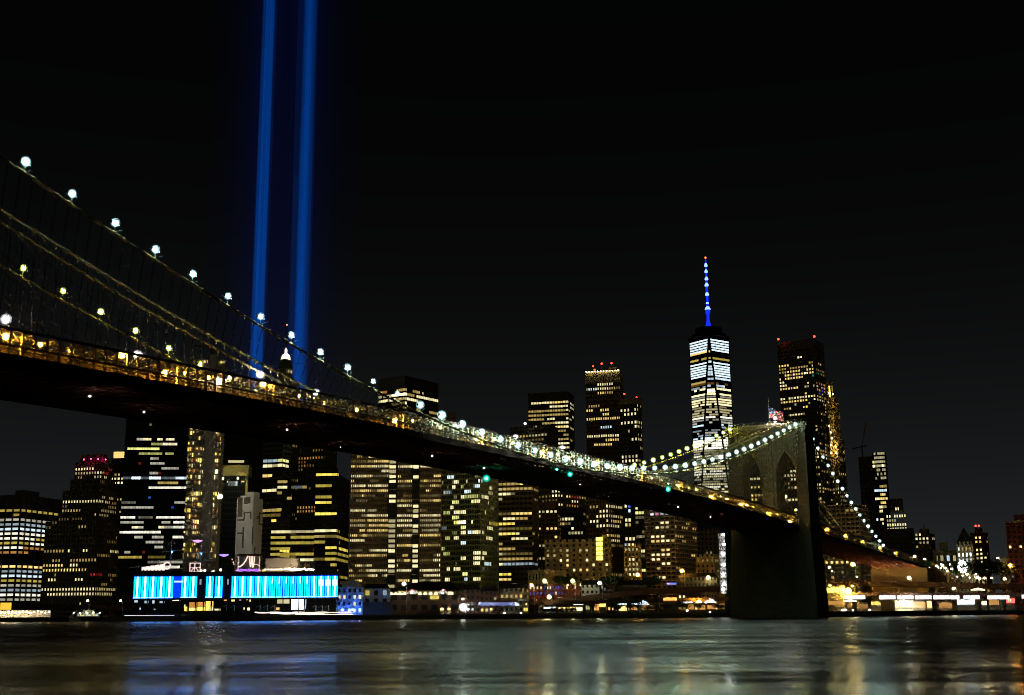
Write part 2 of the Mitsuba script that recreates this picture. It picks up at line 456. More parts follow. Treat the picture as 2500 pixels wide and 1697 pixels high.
# overhead struts with knee braces
st = Soup(); st.bar((0, 12.6, 3.62), (0, 3.4, 3.62), .26, .2); st.bar((0, 12.6, 3.2), (0, 3.4, 3.2), .1, .1)
for k in range(8): st.bar((0, 12.2 - k * 1.1, 3.2), (0, 12.2 - (k + 1) * 1.1, 3.62 if k % 2 else 3.2), .06)
st.tube([(0, 12.6 - 1.5 * (1 - math.cos(t)), 2.0 + 1.5 * math.sin(t)) for t in np.linspace(0, math.pi / 2, 6)], .1, 5)
ST = st.ply('bridge_paint')
st2 = Soup()
for k, s in enumerate(stations):
    if k % 2 == 0 and s > -235 and abs(s) > TD + 1:
        d = dict(ST); d['to_world'] = T().translate([float(s), 0.0, float(curb(s)) - .1])
        put(f'{BR}__overhead_strut', d)
        st2.bar((s, -12.6, curb(s) + 3.5), (s, -3.4, curb(s) + 3.5), .26, .2)
        st2.bar((s, -3.4, curb(s) + 3.5), (s, 3.4, curb(s) + 3.5), .26, .2)
put(f'{BR}__far_overhead_struts', st2.ply('bridge_paint'), kind='stuff', own=True)
pr = Soup()
for s1, s0 in zip(pts[:-1], pts[1:]):
    pr.hexa([[s, y, curb(s) + z] for s in (s0, s1) for y in (-2.2, 2.2) for z in (3.75, 3.95)])
    for y in (-2.2, 2.2):
        pr.bar((s1, y, curb(s1) + 5.0), (s0, y, curb(s0) + 5.0), .06); pr.bar((s1, y, curb(s1) + 3.9), (s1, y, curb(s1) + 5.0), .05)
put(f'{BR}__promenade', pr.ply('bridge_paint'), own=True)

# cables, bands, hangers, stays
bands, far_h = Soup(), Soup()
hs = [s for s in stations if cable_z(s) > curb(s) + 4.2 and abs(s) > TD + 3 and s < 470 and s > -150]
bs = Soup(); bs.lathe([(.3, -.22), (.36, -.22), (.36, .22), (.3, .22)], (0, 0, 0), 8)
for t, nm in ((CAB_T, 'near'), (1.82, 'inner'), (-1.82, 'inner'), (-CAB_T, 'far')):
    c = Soup()
    ss = np.r_[np.linspace(486, 0, 150), np.linspace(0, -160 if abs(t) > 5 else -160, 60)[1:]]
    c.tube([(s, t, max(cable_z(s), soffit(s) - 2)) for s in ss], .23, 8)
    put(f'{BR}__main_cable', c.ply('cable_paint', smooth=True), label=f'{nm} main cable sweeping down from the tower')
    for s in hs:
        z = cable_z(s)
        e = .01
        tx = np.array([e, 0, cable_z(s + e) - z]); tx /= np.linalg.norm(tx)
        bands.tube([np.array([s, t, z]) - tx * .2, np.array([s, t, z]) + tx * .2], .36, 8)
        bands.box(s - .11, s + .11, t - .09, t + .09, z - .85, z - .25)
        tb = np.sign(t) * 12.72 if abs(t) > 5 else np.sign(t) * 3.4
        if t > 5:
            h = Soup(); h.bar((s, t, z - .6), (s, tb, curb(s) + 3.6), .075)
            put(f'{BR}__hanger_rope', h.ply('rope'))
        else:
            far_h.bar((s, t, z - .6), (s, tb, curb(s) + 3.6), .07)
put(f'{BR}__cable_band', bands.ply('cable_paint'), kind='stuff', own=True)
put(f'{BR}__far_hanger_ropes', far_h.ply('rope'), kind='stuff', own=True)
sy = Soup()
for t in (CAB_T, 1.82, -1.82, -CAB_T):
    tb = np.sign(t) * 12.72 if abs(t) > 5 else np.sign(t) * 3.4
    for k in range(14):
        s = 478 - 6.8 * k
        sy.bar((486, t, 81), (s, tb, curb(s) + 3.7), .055)
        s = 8 + 7.0 * (k + 1)
        sy.bar((4, t, 82), (s, tb, curb(s) + 3.7), .055)
        if s < 95: sy.bar((-4, t, 82), (-s, tb, curb(-s) + 3.7), .055)
for s in (398, 352, 300): sy.bar((s, CAB_T, cable_z(s)), (s + 2, -CAB_T, cable_z(s + 2)), .05)
put(f'{BR}__stay_ropes', sy.ply('rope'), kind='stuff', own=True)

# anchorage and masonry approach at the far end
an = Soup()
an.hexa([[x, y, z] for x in (-345, -262) for y in (-17, 16.2) for z in (0, soffit(-262) - (3.2 if x < -300 else .7))])
an.box(-262.5, -258, -17.6, 16.9, 0, soffit(-262) + .4)
for x in (-340, -322, -303, -284): an.box(x - 1.2, x + 1.2, 16.2, 17.1, 0, soffit(x) - 1.2)
put(f'{BR}__anchorage', an.ply('brick_brown'), own=True)
ap = Soup(); apr = Soup()
for k in range(12):
    s1, s0 = -283 - 24 * k, -283 - 24 * (k + 1)
    ap.hexa([[s, y, soffit(s) + z] for s in (s0, s1) for y in (-13, 13) for z in (-.6, 2.0)])
    if k > 2: ap.box(s0 - 2, s0 + 2, -12, 12, 0, soffit(s0) - .5)
    for z in (2.5, 3.2): apr.bar((s1, 13, soffit(s1) + z), (s0, 13, soffit(s0) + z), .1)
    for q in range(8): apr.bar((s1 - 3 * q, 13, soffit(s1 - 3 * q) + 2), (s1 - 3 * q, 13, soffit(s1 - 3 * q) + 3.2), .1)
put(f'{BR}__approach_viaduct', ap.ply('brick_brown'), own=True)
put(f'{BR}__approach_railing', apr.ply('bridge_paint'), own=True)

# ------------------------------------------------------------------ lamps on the bridge
NEAR_C, FAR_C = (0.56, 0.95, 0.90), (0.86, 1.0, 0.18)


def lamp_em(c, k, w=1.0): return {'type': 'area', 'radiance': rgb(*(k * v for v in c)), 'sampling_weight': float(w)}


br = Soup()
br.bar((0, 0, -1.75), (0, 0, -.2), .09); br.bar((-1.0, 0, -.4), (.2, 0, -.4), .07); br.bar((.0, 0, -1.6), (-2.1, 0, -.62), .07); br.bar((-1.0, 0, -.4), (-1.0, 0, -.2), .06)
BRK = br.ply('wire')


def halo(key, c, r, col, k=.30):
    """A faintly glowing shell added round a lamp to imitate its bloom."""
    d = dict(BALL_P); d['bsdf'] = {'type': 'ref', 'id': 'glow_film'}
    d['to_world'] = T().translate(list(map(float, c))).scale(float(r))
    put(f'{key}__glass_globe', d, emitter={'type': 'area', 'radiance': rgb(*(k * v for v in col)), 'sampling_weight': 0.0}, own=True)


def cable_lamp(s, t, c, label, group, k=150.0, full=True, r=.33):
    k *= rng.uniform(.75, 1.3) * (1.25 if 105 < s < 312 and t > 0 else 1.0 if s > 320 else .5); r *= rng.uniform(.9, 1.12) * (1.12 if s > 320 else 1.5)
    key = thing('cable_lamp', label, 'lamp', group)
    z = cable_z(s) + 1.85
    d = dict(BALL_P); d['to_world'] = T().translate([float(s), float(t), float(z)]).scale(r)
    put(key, d, emitter=lamp_em(c, k, (.3 if s > 330 else .8 if s > 110 else 1.8 if s > 0 else .25) * (1 if t > 0 else .5)), own=True)
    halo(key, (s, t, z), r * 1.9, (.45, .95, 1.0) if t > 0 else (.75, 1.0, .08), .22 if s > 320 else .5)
    if full:
        d = dict(BRK); d['to_world'] = T().translate([float(s), float(t), float(z)])
        put(f'{key}__bracket', d, own=True)
        d = dict(BALL_P); d['to_world'] = T().translate([float(s) + 1.0, float(t), float(z) - .05]).scale(.3)
        put(f'{key}__dark_globe', d, own=True)


for k in range(46):
    s = 425.9 - 9.2 * k
    where = 'on the near main cable high at the left' if s > 325 else 'low on the near main cable at mid span' if s > 160 else 'on the near main cable climbing to the tower'
    cable_lamp(s, CAB_T, NEAR_C, f'cold white globe lamp {where}', 'lamps along the near main cable', full=s > 230)
for k in range(45):
    s = 418.9 - 9.25 * k
    where = 'on the far main cable at the left' if s > 325 else 'low on the far main cable at mid span' if s > 160 else 'on the far main cable climbing to the tower'
    cable_lamp(s, -CAB_T, FAR_C, f'yellow green globe lamp {where}', 'lamps along the far main cable', full=s > 330)
for k in range(17):
    cable_lamp(-15.5 - 8.25 * k, CAB_T, NEAR_C, 'cold white globe lamp on the near main cable falling away right of the tower', 'lamps along the side span cable', full=False)
for k in range(6):
    cable_lamp(-19.5 - 17 * k, -CAB_T, FAR_C, 'yellow green globe lamp on the far side cable seen through the tower arches', 'far side span cable lamps', full=False)


def deck_lamp(name, s, t, z, c, k, label, group, r=.42, w=1.0):
    key = thing(name, label, 'lamp', group)
    d = dict(BALL_P); d['to_world'] = T().translate([float(s), float(t), float(z)]).scale(r)
    put(key, d, emitter=lamp_em(c, k, w), own=True)
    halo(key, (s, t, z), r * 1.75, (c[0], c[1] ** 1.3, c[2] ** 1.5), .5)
    p = Soup()
    zb = curb(s) - .2 if abs(t) > 5 else curb(s) + 3.9
    p.bar((s, t + .75, zb), (s, t + .75, z + .45), .16); p.bar((s, t + .75, z + .45), (s, t, z + .5), .12); p.lathe([(.5, .3), (.3, .52), (.05, .6)], (s, t, z), 8)
    put(f'{key}__post', p.ply('bridge_paint'), own=True)
    return key


YEL = (1.0, 0.68, 0.10)
for s, z in ((424.5, 43.9), (401.5, 45.2), (391.5, 43.9), (365.8, 46.0), (321.3, 44.7), (285.0, 44.9), (251.1, 45.2), (216.7, 46.0), (184.0, 45.2), (150.0, 44.8), (117.2, 43.6), (84.0, 43.2), (50.0, 42.0), (18.6, 40.6),
             (-40.0, 40.0), (-75.0, 39.0), (-110.0, 37.8), (-150.0, 36.4), (-190.0, 35.0)):
    deck_lamp('roadway_lamp', s, 12.15, z, YEL, 460.0 if s > 0 else 480.0, 'yellow roadway lamp on a short post behind the near truss', 'yellow roadway lamps on the bridge', r=.4, w=2.6 if s > 190 else 1.0)
for s in (432, 416, 410, 384, 378, 352, 343, 332, 310, 298, 272, 262, 236, 228, 200, 192, 167, 158, 134, 125, 100, 92, 68, 60, 36, 28):  # lamps added so the roadway glows amber without gaps, in place of traffic
    deck_lamp('lane_lamp', s, 9.6, curb(s) + 2.9 + rng.uniform(-.2, .2), YEL, 150.0, 'small added amber lamp inside the near roadway standing in for traffic glow', 'added amber lamps along the near roadway', r=.24, w=.8 if s > 190 else .4)
for s in (438, 408, 374, 340, 305, 270, 236, 200, 165, 130, 95, 60, 28, -60, -130):
    deck_lamp('far_roadway_lamp', s, -11.6, curb(s) + 3.0, (1.0, .66, .2), 320.0, 'dim yellow roadway lamp inside the far truss', 'far roadway lamps on the bridge', r=.36, w=.4)
for s, z, k in ((415.1, 50.0, 160), (386.3, 49.3, 150), (352.6, 51.2, 150), (334.0, 50.2, 120), (275.7, 50.5, 110), (243.0, 51.3, 170), (213.5, 51.5, 170), (128.0, 48.0, 60), (-45, 45.5, 60), (-88, 44, 40)):
    deck_lamp('promenade_lamp', s, 0.0, z, (.95, .95, 1.0), float(k), 'bright white lamp on a pole above the central walkway', 'white lamps over the bridge walkway', r=.5 if k > 100 else .32)
key = deck_lamp('promenade_lamp', 374.7, 9.0, 45.3, (1.0, .97, .55), 150.0, 'pale yellow lamp low inside the near truss beneath the inner cables', None, r=.6)
wf = Soup()
for k in range(9):  # lamp cluster standing in for the headlights of cars on the deck
    key = thing('white_floodlight', 'small white lamp standing in for car headlights on the deck beside the tower', 'lamp', 'lamps standing in for car headlights beside the tower')
    ball(key, (44 - 3.4 * k, 2.0, curb(40) + 2.6 + .25 * (k % 3)), .34, lamp_em((1, .97, .9), 45.0, .3), own=True)
for k, (s, t, z) in enumerate([(259.5, 0.0, 38.2), (244.1, 13.4, 41.3), (235.9, 13.4, 40.7), (162.1, 13.4, 42.6)]):
    key = thing('navigation_light', ['green navigation light hanging under the middle of the span', 'small green light at the deck edge left of its brighter twin', 'bright green light at the deck edge near mid span', 'green light on the deck edge towards the tower'][k], 'light')
    ball(key, (s, t, z), [.42, .2, .34, .42][k], {'type': 'area', 'radiance': rgb(*(np.array((.02, 1.0, .55)) * 42)), 'sampling_weight': 1.0}, own=True)
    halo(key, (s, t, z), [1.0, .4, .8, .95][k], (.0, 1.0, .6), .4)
    h = Soup(); h.bar((s, t, z + .3), (s, t if t < 5 else 12.9, z + (2.6 if t < 5 else .9)), .12)
    put(f'{key}__hanger', h.ply('dark_metal'), own=True)

for s, t in ((437, 6), (428, -3), (404, 8), (386, 2), (352, 7), (322, -2), (296, 6), (266, 3), (214, 6), (176, -2), (132, 5), (90, 2)):  # only some of these exist; the rest are added to light the deck beams
    key = thing('maintenance_lamp', 'tiny white lamp under the dark bridge deck in a row extended to light it', 'lamp', 'tiny lamps under the bridge deck, some of them added')
    ball(key, (s, t, soffit(s) - 1.2), .09, lamp_em((1, .9, .8), 110.0, .4), own=True)
    h = Soup(); h.bar((s, t, soffit(s) - 1.1), (s, t, soffit(s) + .1), .06); put(f'{key}__drop_rod', h.ply('dark_metal'), own=True)

# flag over the tower
key = thing('flag', 'waving striped flag with a blue canton over the bridge tower', 'flag')
U, Vv = np.meshgrid(np.linspace(0, 1, 25), np.linspace(0, 1, 14), indexing='ij')
fx = 1.2 - U * 2.2 + .15
fy = .3 + U * 6.0
fz = 93.2 - 4.3 * (1 - Vv) - 1.7 * U ** 1.4 + .35 * np.sin(U * 7)
fx = fx + .45 * np.sin(U * 8.5 + Vv) * U
fv = np.stack([fx, fy, fz], -1).reshape(-1, 3)
i, j = np.meshgrid(np.arange(24), np.arange(13), indexing='ij'); a = (i * 14 + j).ravel(); b = a + 14
scene[key] = mikit.ply((fv, np.vstack([np.stack([a, b, b + 1], 1), np.stack([a, b + 1, a + 1], 1)])), 'flag_cloth', smooth=True, uv=np.stack([U, Vv], -1).reshape(-1, 2))
key = thing('flagpole', 'white flagpole standing on the tower roof', 'flagpole')
fp = Soup(); fp.tube([(1.35, .2, 85.3), (1.35, .2, 98.4)], [.16, .07], 8); fp.lathe([(.02, 0), (.2, .15), (.02, .35)], (1.35, .2, 98.4), 8)
put(key, fp.ply('paint_white'), own=True)
key = thing('roof_floodlight', 'white floodlight on the tower roof lighting the flag', 'lamp')
ball(key, (9.0, 5.2, 87.4), .5, lamp_em((1, .95, .9), 1100.0, 2.5), own=True)

# ------------------------------------------------------------------ buildings


def dir2(x, y):
    d = ray(x, y)[:2]
    return d / np.hypot(*d)


class Building:
    """A block (or stack of blocks) with two street faces L and R meeting at a corner; a = metres from the corner, z = height."""

    def __init__(s, name, label, xl, xc, xr, y, D, theta=30.0, depth=28.0, cat='building', wall='brick_brown', glass='glass_black', single=False, group=None):
        s.key = thing(name, label, cat, group)
        s.single, s.wallm, s.glassm, s.D, s.theta, s.depth, s.y = single, wall, glass, D, theta, depth, y
        s.wall, s.glass, s.roof, s.lit = Soup(), Soup(), Soup(), {}
        s.extra = []
        s.frame(xl, xc, xr, y, D)

    def frame(s, xl, xc, xr, y, D):
        d = dir2(xc, y)
        s.P = CAM[:2] + d * D
        r = np.array([d[1], -d[0]])
        th = math.radians(s.theta)
        s.u = -r * math.cos(th) + d * math.sin(th)
        s.v = r * math.sin(th) + d * math.cos(th)

        def cut(x, w):
            e = dir2(x, y)
            # P + w*k on the line CAM + e*m
            A = np.array([[w[0], -e[0]], [w[1], -e[1]]])
            return np.linalg.solve(A, CAM[:2] - s.P)[0]
        s.L = cut(xl, s.u)
        s.R = cut(xr, s.v) if xr is not None else s.depth
        s.tf = np.eye(4)
        s.tf[:2, 0], s.tf[:2, 1], s.tf[:2, 3] = s.v, s.u, s.P
        s.D = D
        return s

    def z(s, y, x=None):
        """Height of photograph row y on the corner's vertical."""
        d = ray(1250 if x is None else x, y)
        return CAM[2] + d[2] * s.D / math.hypot(d[0], d[1])

    def zx(s, x, y):
        return s.z(y, x)

    def hit(s, x, y):
        d = ray(x, y)
        best = None
        for f, w, o, ln in (('L', s.v, s.u, s.L), ('R', s.u, s.v, s.R)):
            k = ((s.P - CAM[:2]) @ w) / (d[:2] @ w)
            p = CAM + d * k
            a = (p[:2] - s.P) @ o
            if k > 0 and -1.5 <= a <= ln + 1.5:
                if best is None or k < best[3]: best = (f, min(max(a, 0), ln), p[2], k)
        return best

    def face_box(s, soup, f, a0, a1, z0, z1, d0, d1):
        if f == 'L': soup.box(d0, d1, a0, a1, z0, z1)
        else: soup.box(a0, a1, d0, d1, z0, z1)

    def solid(s, z0, z1, soup=None, inset=0.0, x=(0, 1), y=(0, 1)):
        (soup or s.wall).box(inset + s.R * x[0], s.R * x[1] - inset, inset + s.L * y[0], s.L * y[1] - inset, z0, z1)

    def grid(s, z0, z1, fh=3.8, bw=3.0, wf=.6, hf=.55, rec=.35, pier=.12, sp=0.0, p_full=.12, dens=.25, run=.6, tones='wwW', lv=(1, 2, 3), indiv=False, faces='LR', skip=(), blank=0.0, top=0.0, pier_every=1, lit_lo=0.0, lit_hi=1.0, corner=0.0):
        """Storeys of windows: dark glazing behind a wall of piers and spandrels, some panes lit."""
        s.glass.box(rec, s.R - rec, rec, s.L - rec, z0 + .05, z1 - .15)
        s.roof.box(rec + .05, s.R - rec - .05, rec + .05, s.L - rec - .05, z1 - .12, z1 - .02)
        zt = z1 - top
        nf = max(1, int(round((zt - z0) / fh))); fh = (zt - z0) / nf
        s.g = dict(z0=z0, fh=fh, nf=nf, hf=hf, rec=rec, indiv=indiv, cols={})
        for f in faces:
            ln = s.L if f == 'L' else s.R
            nb = max(1, int(round((ln - 2 * corner) / bw))); b = (ln - 2 * corner) / nb
            s.g['cols'][f] = (nb, b, wf, corner)
            if wf < .985:
                pw = b * (1 - wf)
                for k in range(0, nb + 1, pier_every):
                    c = corner + k * b
                    s.face_box(s.wall, f, max(0.003, c - pw / 2), min(ln - .003, c + pw / 2), z0, z1, -pier, rec + .01)
            if corner > 0:
                s.face_box(s.wall, f, .002, corner, z0, z1, -pier * .5, rec + .01)
                s.face_box(s.wall, f, ln - corner, ln - .002, z0, z1, -pier * .5, rec + .01)
            for k in range(nf):
                za = z0 + k * fh
                s.face_box(s.wall, f, .01, ln - .01, za, za + fh * (1 - hf), -sp, rec + .01)
            if top > 0: s.face_box(s.wall, f, .01, ln - .01, zt, z1, -sp, rec + .01)
            for k in range(nf):
                t = (k + .5) / nf
                if not (lit_lo <= t <= lit_hi) or k in skip: continue
                full = rng.random() < p_full
                p = .93 if full else min(.95, dens * rng.gamma(1.2, .85))
                on = rng.random() < p
                tone = tones[rng.integers(len(tones))]; base = lv[rng.integers(len(lv))]
                for q in range(nb):
                    if rng.random() > run: on = rng.random() < p
                    if rng.random() < .2: base = lv[rng.integers(len(lv))]
                    if rng.random() < .12: tone = tones[rng.integers(len(tones))]
                    if on: s.window(f, k, q, tone, base)
        return s

    def window(s, f, k, q, tone, level, w=None, half=False):
        g = s.g
        if f not in g['cols']: return
        nb, b, wf, corner = g['cols'][f]
        if not (0 <= k < g['nf'] and 0 <= q < nb): return
        s.lit[(f, k, q, g['z0'])] = (tone, level, dict(g), tuple(s.P), s.L, s.R)

    def seg(s, x0, x1, y, tone='W', level=3, p=1.0):
        """Lights the panes of the storey seen on row y between columns x0 and x1."""
        n = max(2, int((x1 - x0) / 1.2))
        for x in np.linspace(x0, x1, n):
            h = s.hit(x, y)
            if h is None: continue
            f, a, z, _ = h
            g = s.g
            if f not in g['cols']: continue
            nb, b, wf, corner = g['cols'][f]
            k = int((z - g['z0']) // g['fh']); q = int((a - corner) // b)
            if rng.random() <= p: s.window(f, k, q, tone, level)

    def segs(s, tr, rows, tone='W', level=3):
        for r in rows:
            x0, x1, y = r[:3]
            a, b = tr(x0, y), tr(x1, y)
            s.seg(a[0], b[0], a[1], r[3] if len(r) > 3 else tone, r[4] if len(r) > 4 else level)

    def done(s, parts=True):
        K = s.key
        if s.wall: put(f'{K}__wall', s.wall.ply(s.wallm, tf=s.tf), own=True)
        if s.glass: put(f'{K}__glazing', s.glass.ply(s.glassm, tf=s.tf), own=True)
        if s.roof: put(f'{K}__roof', s.roof.ply('roof_dark', tf=s.tf), own=True)
        bulk = {}
        for (f, k, q, _), (tone, level, g, P, L, R) in s.lit.items():
            nb, b, wf, corner = g['cols'][f]
            m = b * (1 - wf) / 2
            if wf >= .985: m = .05
            a0, a1 = corner + q * b + m + .02, corner + (q + 1) * b - m - .02
            z0, z1 = g['z0'] + k * g['fh'] + g['fh'] * (1 - g['hf']) + .02, g['z0'] + (k + 1) * g['fh'] - .03
            d0, d1 = g['rec'] - .05, g['rec'] + .02
            bx = (d0, d1, a0, a1, z0, z1) if f == 'L' else (a0, a1, d0, d1, z0, z1)
            jit = float(rng.uniform(.7, 1.3))
            if g['indiv']:
                d = dict(UNIT)
                M = s.tf @ np.array([[bx[1] - bx[0], 0, 0, bx[0]], [0, bx[3] - bx[2], 0, bx[2]], [0, 0, bx[5] - bx[4], bx[4]], [0, 0, 0, 1.0]])
                d['to_world'] = T(M)
                put(f'{K}__lit_window', d, emitter=glow(tone, LEVEL[level] * jit))
            else:
                bulk.setdefault((tone, level if jit < 1 else level + .5), Soup()).box(*bx)
        for (tone, level), so in bulk.items():
            lv = LEVEL[int(level)] * (1.45 if level != int(level) else .85)
            put(f'{K}__lit_windows', so.ply('unlit_glass', tf=s.tf), kind='stuff', emitter=glow(tone, float(lv)))
        return K

    def part(s, name, soup, m, emitter=None, kind=None):
        return put(f'{s.key}__{name}', soup.ply(m, tf=s.tf), emitter=emitter, kind=kind)

    def beacons(s, pts, r=.9):
        """Red aviation lights at photograph points, on the roof."""
        for x, y in pts:
            p = at(x, y, s.D + 6)
            ball(f'{s.key}__red_beacon', p, r, {'type': 'area', 'radiance': rgb(6, .25, .12), 'sampling_weight': 0.0})
            m = Soup(); m.bar(p - [0, 0, 7], p - [0, 0, r], .35)
            put(f'{s.key}__beacon_mast', m.ply('dark_metal'))


def flush(b):
    """Ends one tier of a stepped building: its meshes become parts of the thing."""
    K = b.key
    if b.wall: put(f'{K}__wall', b.wall.ply(b.wallm, tf=b.tf))
    if b.glass: put(f'{K}__glazing', b.glass.ply(b.glassm, tf=b.tf))
    if b.roof: put(f'{K}__roof', b.roof.ply('roof_dark', tf=b.tf))
    b.wall, b.glass, b.roof = Soup(), Soup(), Soup()
    b.done()
    b.lit = {}


def zt(x, y, D): return float(at(x, y, D)[2])


# --- far left: pale piers, ribbon windows
b = Building('office_tower', 'broad office block with full rows of lit ribbon windows at the far left edge', -8, 46, 152, 1300, 1090, 38, wall='concrete', glass='glass_bronze')
H = b.zx(46, 1207)
b.grid(GZ, H, fh=3.72, bw=7.0, wf=.86, hf=.52, p_full=0, dens=0, indiv=True, top=11.8, pier=.6, rec=.5)
for y, tone, lv in ((740, 'y', 2), (770, 'y', 2), (835, 'n', 2), (866, 'c', 2), (897, 'c', 3), (929, 'n', 3), (959, 'n', 3), (989, 'y', 2), (1020, 'n', 3), (1052, 'o', 2), (1171, 'w', 3), (1203, 'c', 2), (1237, 'c', 3), (1273, 'y', 2), (1303, 'n', 2), (1334, 'c', 2), (1367, 'n', 3), (1397, 'n', 3), (1427, 'n', 2)):
    b.segs(Z1, [(2, 140, y + 2, tone, lv), (160, 400, y, tone, lv)])
b.solid(H - .02, H + 4.5, x=(.15, .5), y=(.2, .6))
b.done()

# --- stepped ziggurat
b = Building('stepped_tower', 'tan stepped setback tower with a dim red crown beside the dark glass tower', 104, 235, 294, 1380, 1000, 32, wall='limestone', glass='glass_bronze')
H1 = b.zx(235, 1270)
b.grid(GZ, H1, fh=3.55, bw=2.5, wf=.52, hf=.55, p_full=0, dens=.06, tones='w', lv=(1, 2), pier=.25, indiv=False)
b.g['indiv'] = True
b.segs(Z1, [(315, 715, 1328, 'W', 3), (720, 880, 1324, 'W', 3), (350, 700, 1362, 'W', 3), (700, 870, 1358, 'W', 3)])
b.g['indiv'] = False
b.segs(Z1, [(330, 460, 1072, 'w', 2), (500, 515, 1060, 'W', 3), (620, 640, 1056, 'W', 3), (815, 890, 1062, 'W', 3), (390, 440, 1130, 'w', 2), (520, 700, 1122, 'w', 2), (325, 455, 1166, 'w', 3), (325, 580, 1195, 'w', 3), (530, 560, 1160), (370, 400, 1260), (570, 605, 1255), (670, 760, 1222, 'r', 2)])
flush(b)
tiers = [(143, 236, 293, 1265, 1250), (152, 240, 285, 1250, 1195), (172, 243, 280, 1197, 1168), (183, 250, 274, 1168, 1127), (195, 254, 268, 1127, 1116)]
zlast = H1
for n, (xl, xc, xr, y0, y1) in enumerate(tiers):
    Dn = 1004 + 5 * n
    b.frame(xl, xc, xr, (y0 + y1) / 2, Dn)
    zt1 = b.zx(xc, y1)
    if n == 4:
        b.solid(zlast - .5, zt1); b.solid(zt1, zt1 + 2.5, inset=1.2)
        for k in range(9): b.face_box(b.wall, 'L', b.L * (k + .3) / 9, b.L * (k + .7) / 9, zlast, zt1 + 1.5, -.6, 0)
    else:
        b.grid(zlast - .5, zt1, fh=3.55, bw=2.4, wf=.52, hf=.55, p_full=0, dens=.05, tones='w', lv=(1, 2), pier=.25, top=1.0)
        rows = {0: [(430, 500, 830, 'w', 1), (650, 720, 830, 'w', 2), (720, 880, 780, 'W', 2)], 1: [(525, 610, 775, 'W', 3), (640, 650, 770), (755, 860, 770, 'W', 2), (470, 720, 683, 'W', 3), (730, 770, 672, 'W', 3), (780, 830, 680)], 2: [(720, 820, 645, 'W', 2), (640, 650, 730, 'r', 2)], 3: [(565, 750, 460, 'W', 3), (560, 745, 490, 'W', 2), (780, 820, 465, 'r', 2), (765, 780, 520, 'W', 3)]}[n]
        b.segs(Z1, rows)
    zlast = zt1
    flush(b)
for x, y in ((205, 1118), (222, 1116), (240, 1117), (258, 1118)):
    p = at(x, y + 4, 1021)
    ball(f'{b.key}__red_crown_light', p, .5, {'type': 'area', 'radiance': rgb(16, .5, 3.0), 'sampling_weight': .5})

b = Building('office_tower', 'slim brown tower with a lit top floor behind the stepped tower', 268, 310, 322, 1180, 1180, 20, wall='brick_brown')
H = b.zx(310, 1118)
b.grid(GZ, H, fh=3.8, bw=3.2, wf=.55, hf=.5, dens=.12, tones='w', lv=(1, 2), top=3)
b.segs(Z1, [(840, 920, 508, 'W', 3), (840, 900, 537, 'W', 3), (850, 880, 480, 'w', 2), (880, 910, 750, 'y', 3), (880, 910, 775, 'y', 2)])
e = Soup(); e.box(1.5, b.R - 1.5, 1.5, b.L - 1.5, H, H + 6.0)
b.part('lit_crown', e, 'unlit_glass', glow('w', 3)); b.done()

# --- dark glass slab
b = Building('glass_tower', 'tall black glass tower with scattered white office bands left of the building under construction', 296, 454, 460, 1230, 930, 10, wall='dark_metal', glass='glass_blue')
H = b.zx(380, 985)
b.grid(GZ, H, fh=3.55, bw=2.1, wf=.96, hf=.5, rec=.15, pier=.08, p_full=.0, dens=.02, tones='Wg', lv=(1, 2), indiv=True)
b.segs(Z1, [(960, 1180, 285, 'g', 3), (1120, 1310, 280, 'n', 3), (1030, 1060, 240, 'n', 2), (1130, 1190, 248, 'g', 2), (1250, 1280, 250), (1065, 1100, 212), (1180, 1205, 212), (1250, 1280, 220), (1120, 1185, 318, 'g', 2), (1045, 1105, 345, 'g', 2), (1225, 1285, 349, 'g', 2), (1120, 1165, 383, 'n', 2), (1120, 1205, 418, 'n', 2), (1215, 1320, 453, 'n', 2), (1110, 1150, 485, 'n', 2), (920, 1370, 520, 'c', 1), (985, 1030, 518, 'c', 4), (1110, 1190, 516, 'c', 4), (1310, 1370, 518, 'c', 3),
             (1170, 1300, 553, 'w', 2), (1105, 1375, 588, 'n', 3), (1300, 1370, 698, 'n', 2), (910, 1005, 693, 'n', 1), (910, 1005, 727, 'n', 2), (1025, 1050, 727, 'n', 2), (1075, 1120, 727, 'n', 2), (910, 1000, 793, 'n', 3), (1040, 1120, 797, 'n', 1), (1155, 1370, 796, 'n', 3), (910, 1060, 830, 'n', 2), (1200, 1255, 830, 'n', 2), (1295, 1368, 832, 'n', 3), (980, 1000, 865), (1020, 1060, 865, 'n', 2), (1175, 1195, 865), (1220, 1285, 865, 'n', 2), (1295, 1368, 866, 'n', 3), (905, 975, 933, 'n', 3), (1010, 1090, 932, 'n', 3), (1095, 1190, 933, 'n', 3), (1010, 1045, 968, 'n', 2), (1140, 1195, 970, 'n', 2), (1293, 1365, 970, 'n', 3), (1090, 1190, 1001, 'n', 2), (1160, 1190, 1040, 'n', 2), (925, 955, 1075, 'n', 2), (890, 1040, 1107, 'y', 2), (1100, 1210, 1107, 'y', 1), (1185, 1365, 1143, 'n', 2), (1095, 1165, 1143, 'n', 1), (1185, 1330, 1178, 'n', 3), (1112, 1114, 660, 'b', 2), (1284, 1286, 730, 'b', 2), (1032, 1033, 412, 'r', 1), (1183, 1185, 487, 'r', 1), (1062, 1064, 1070, 'r', 1)])
b.done()

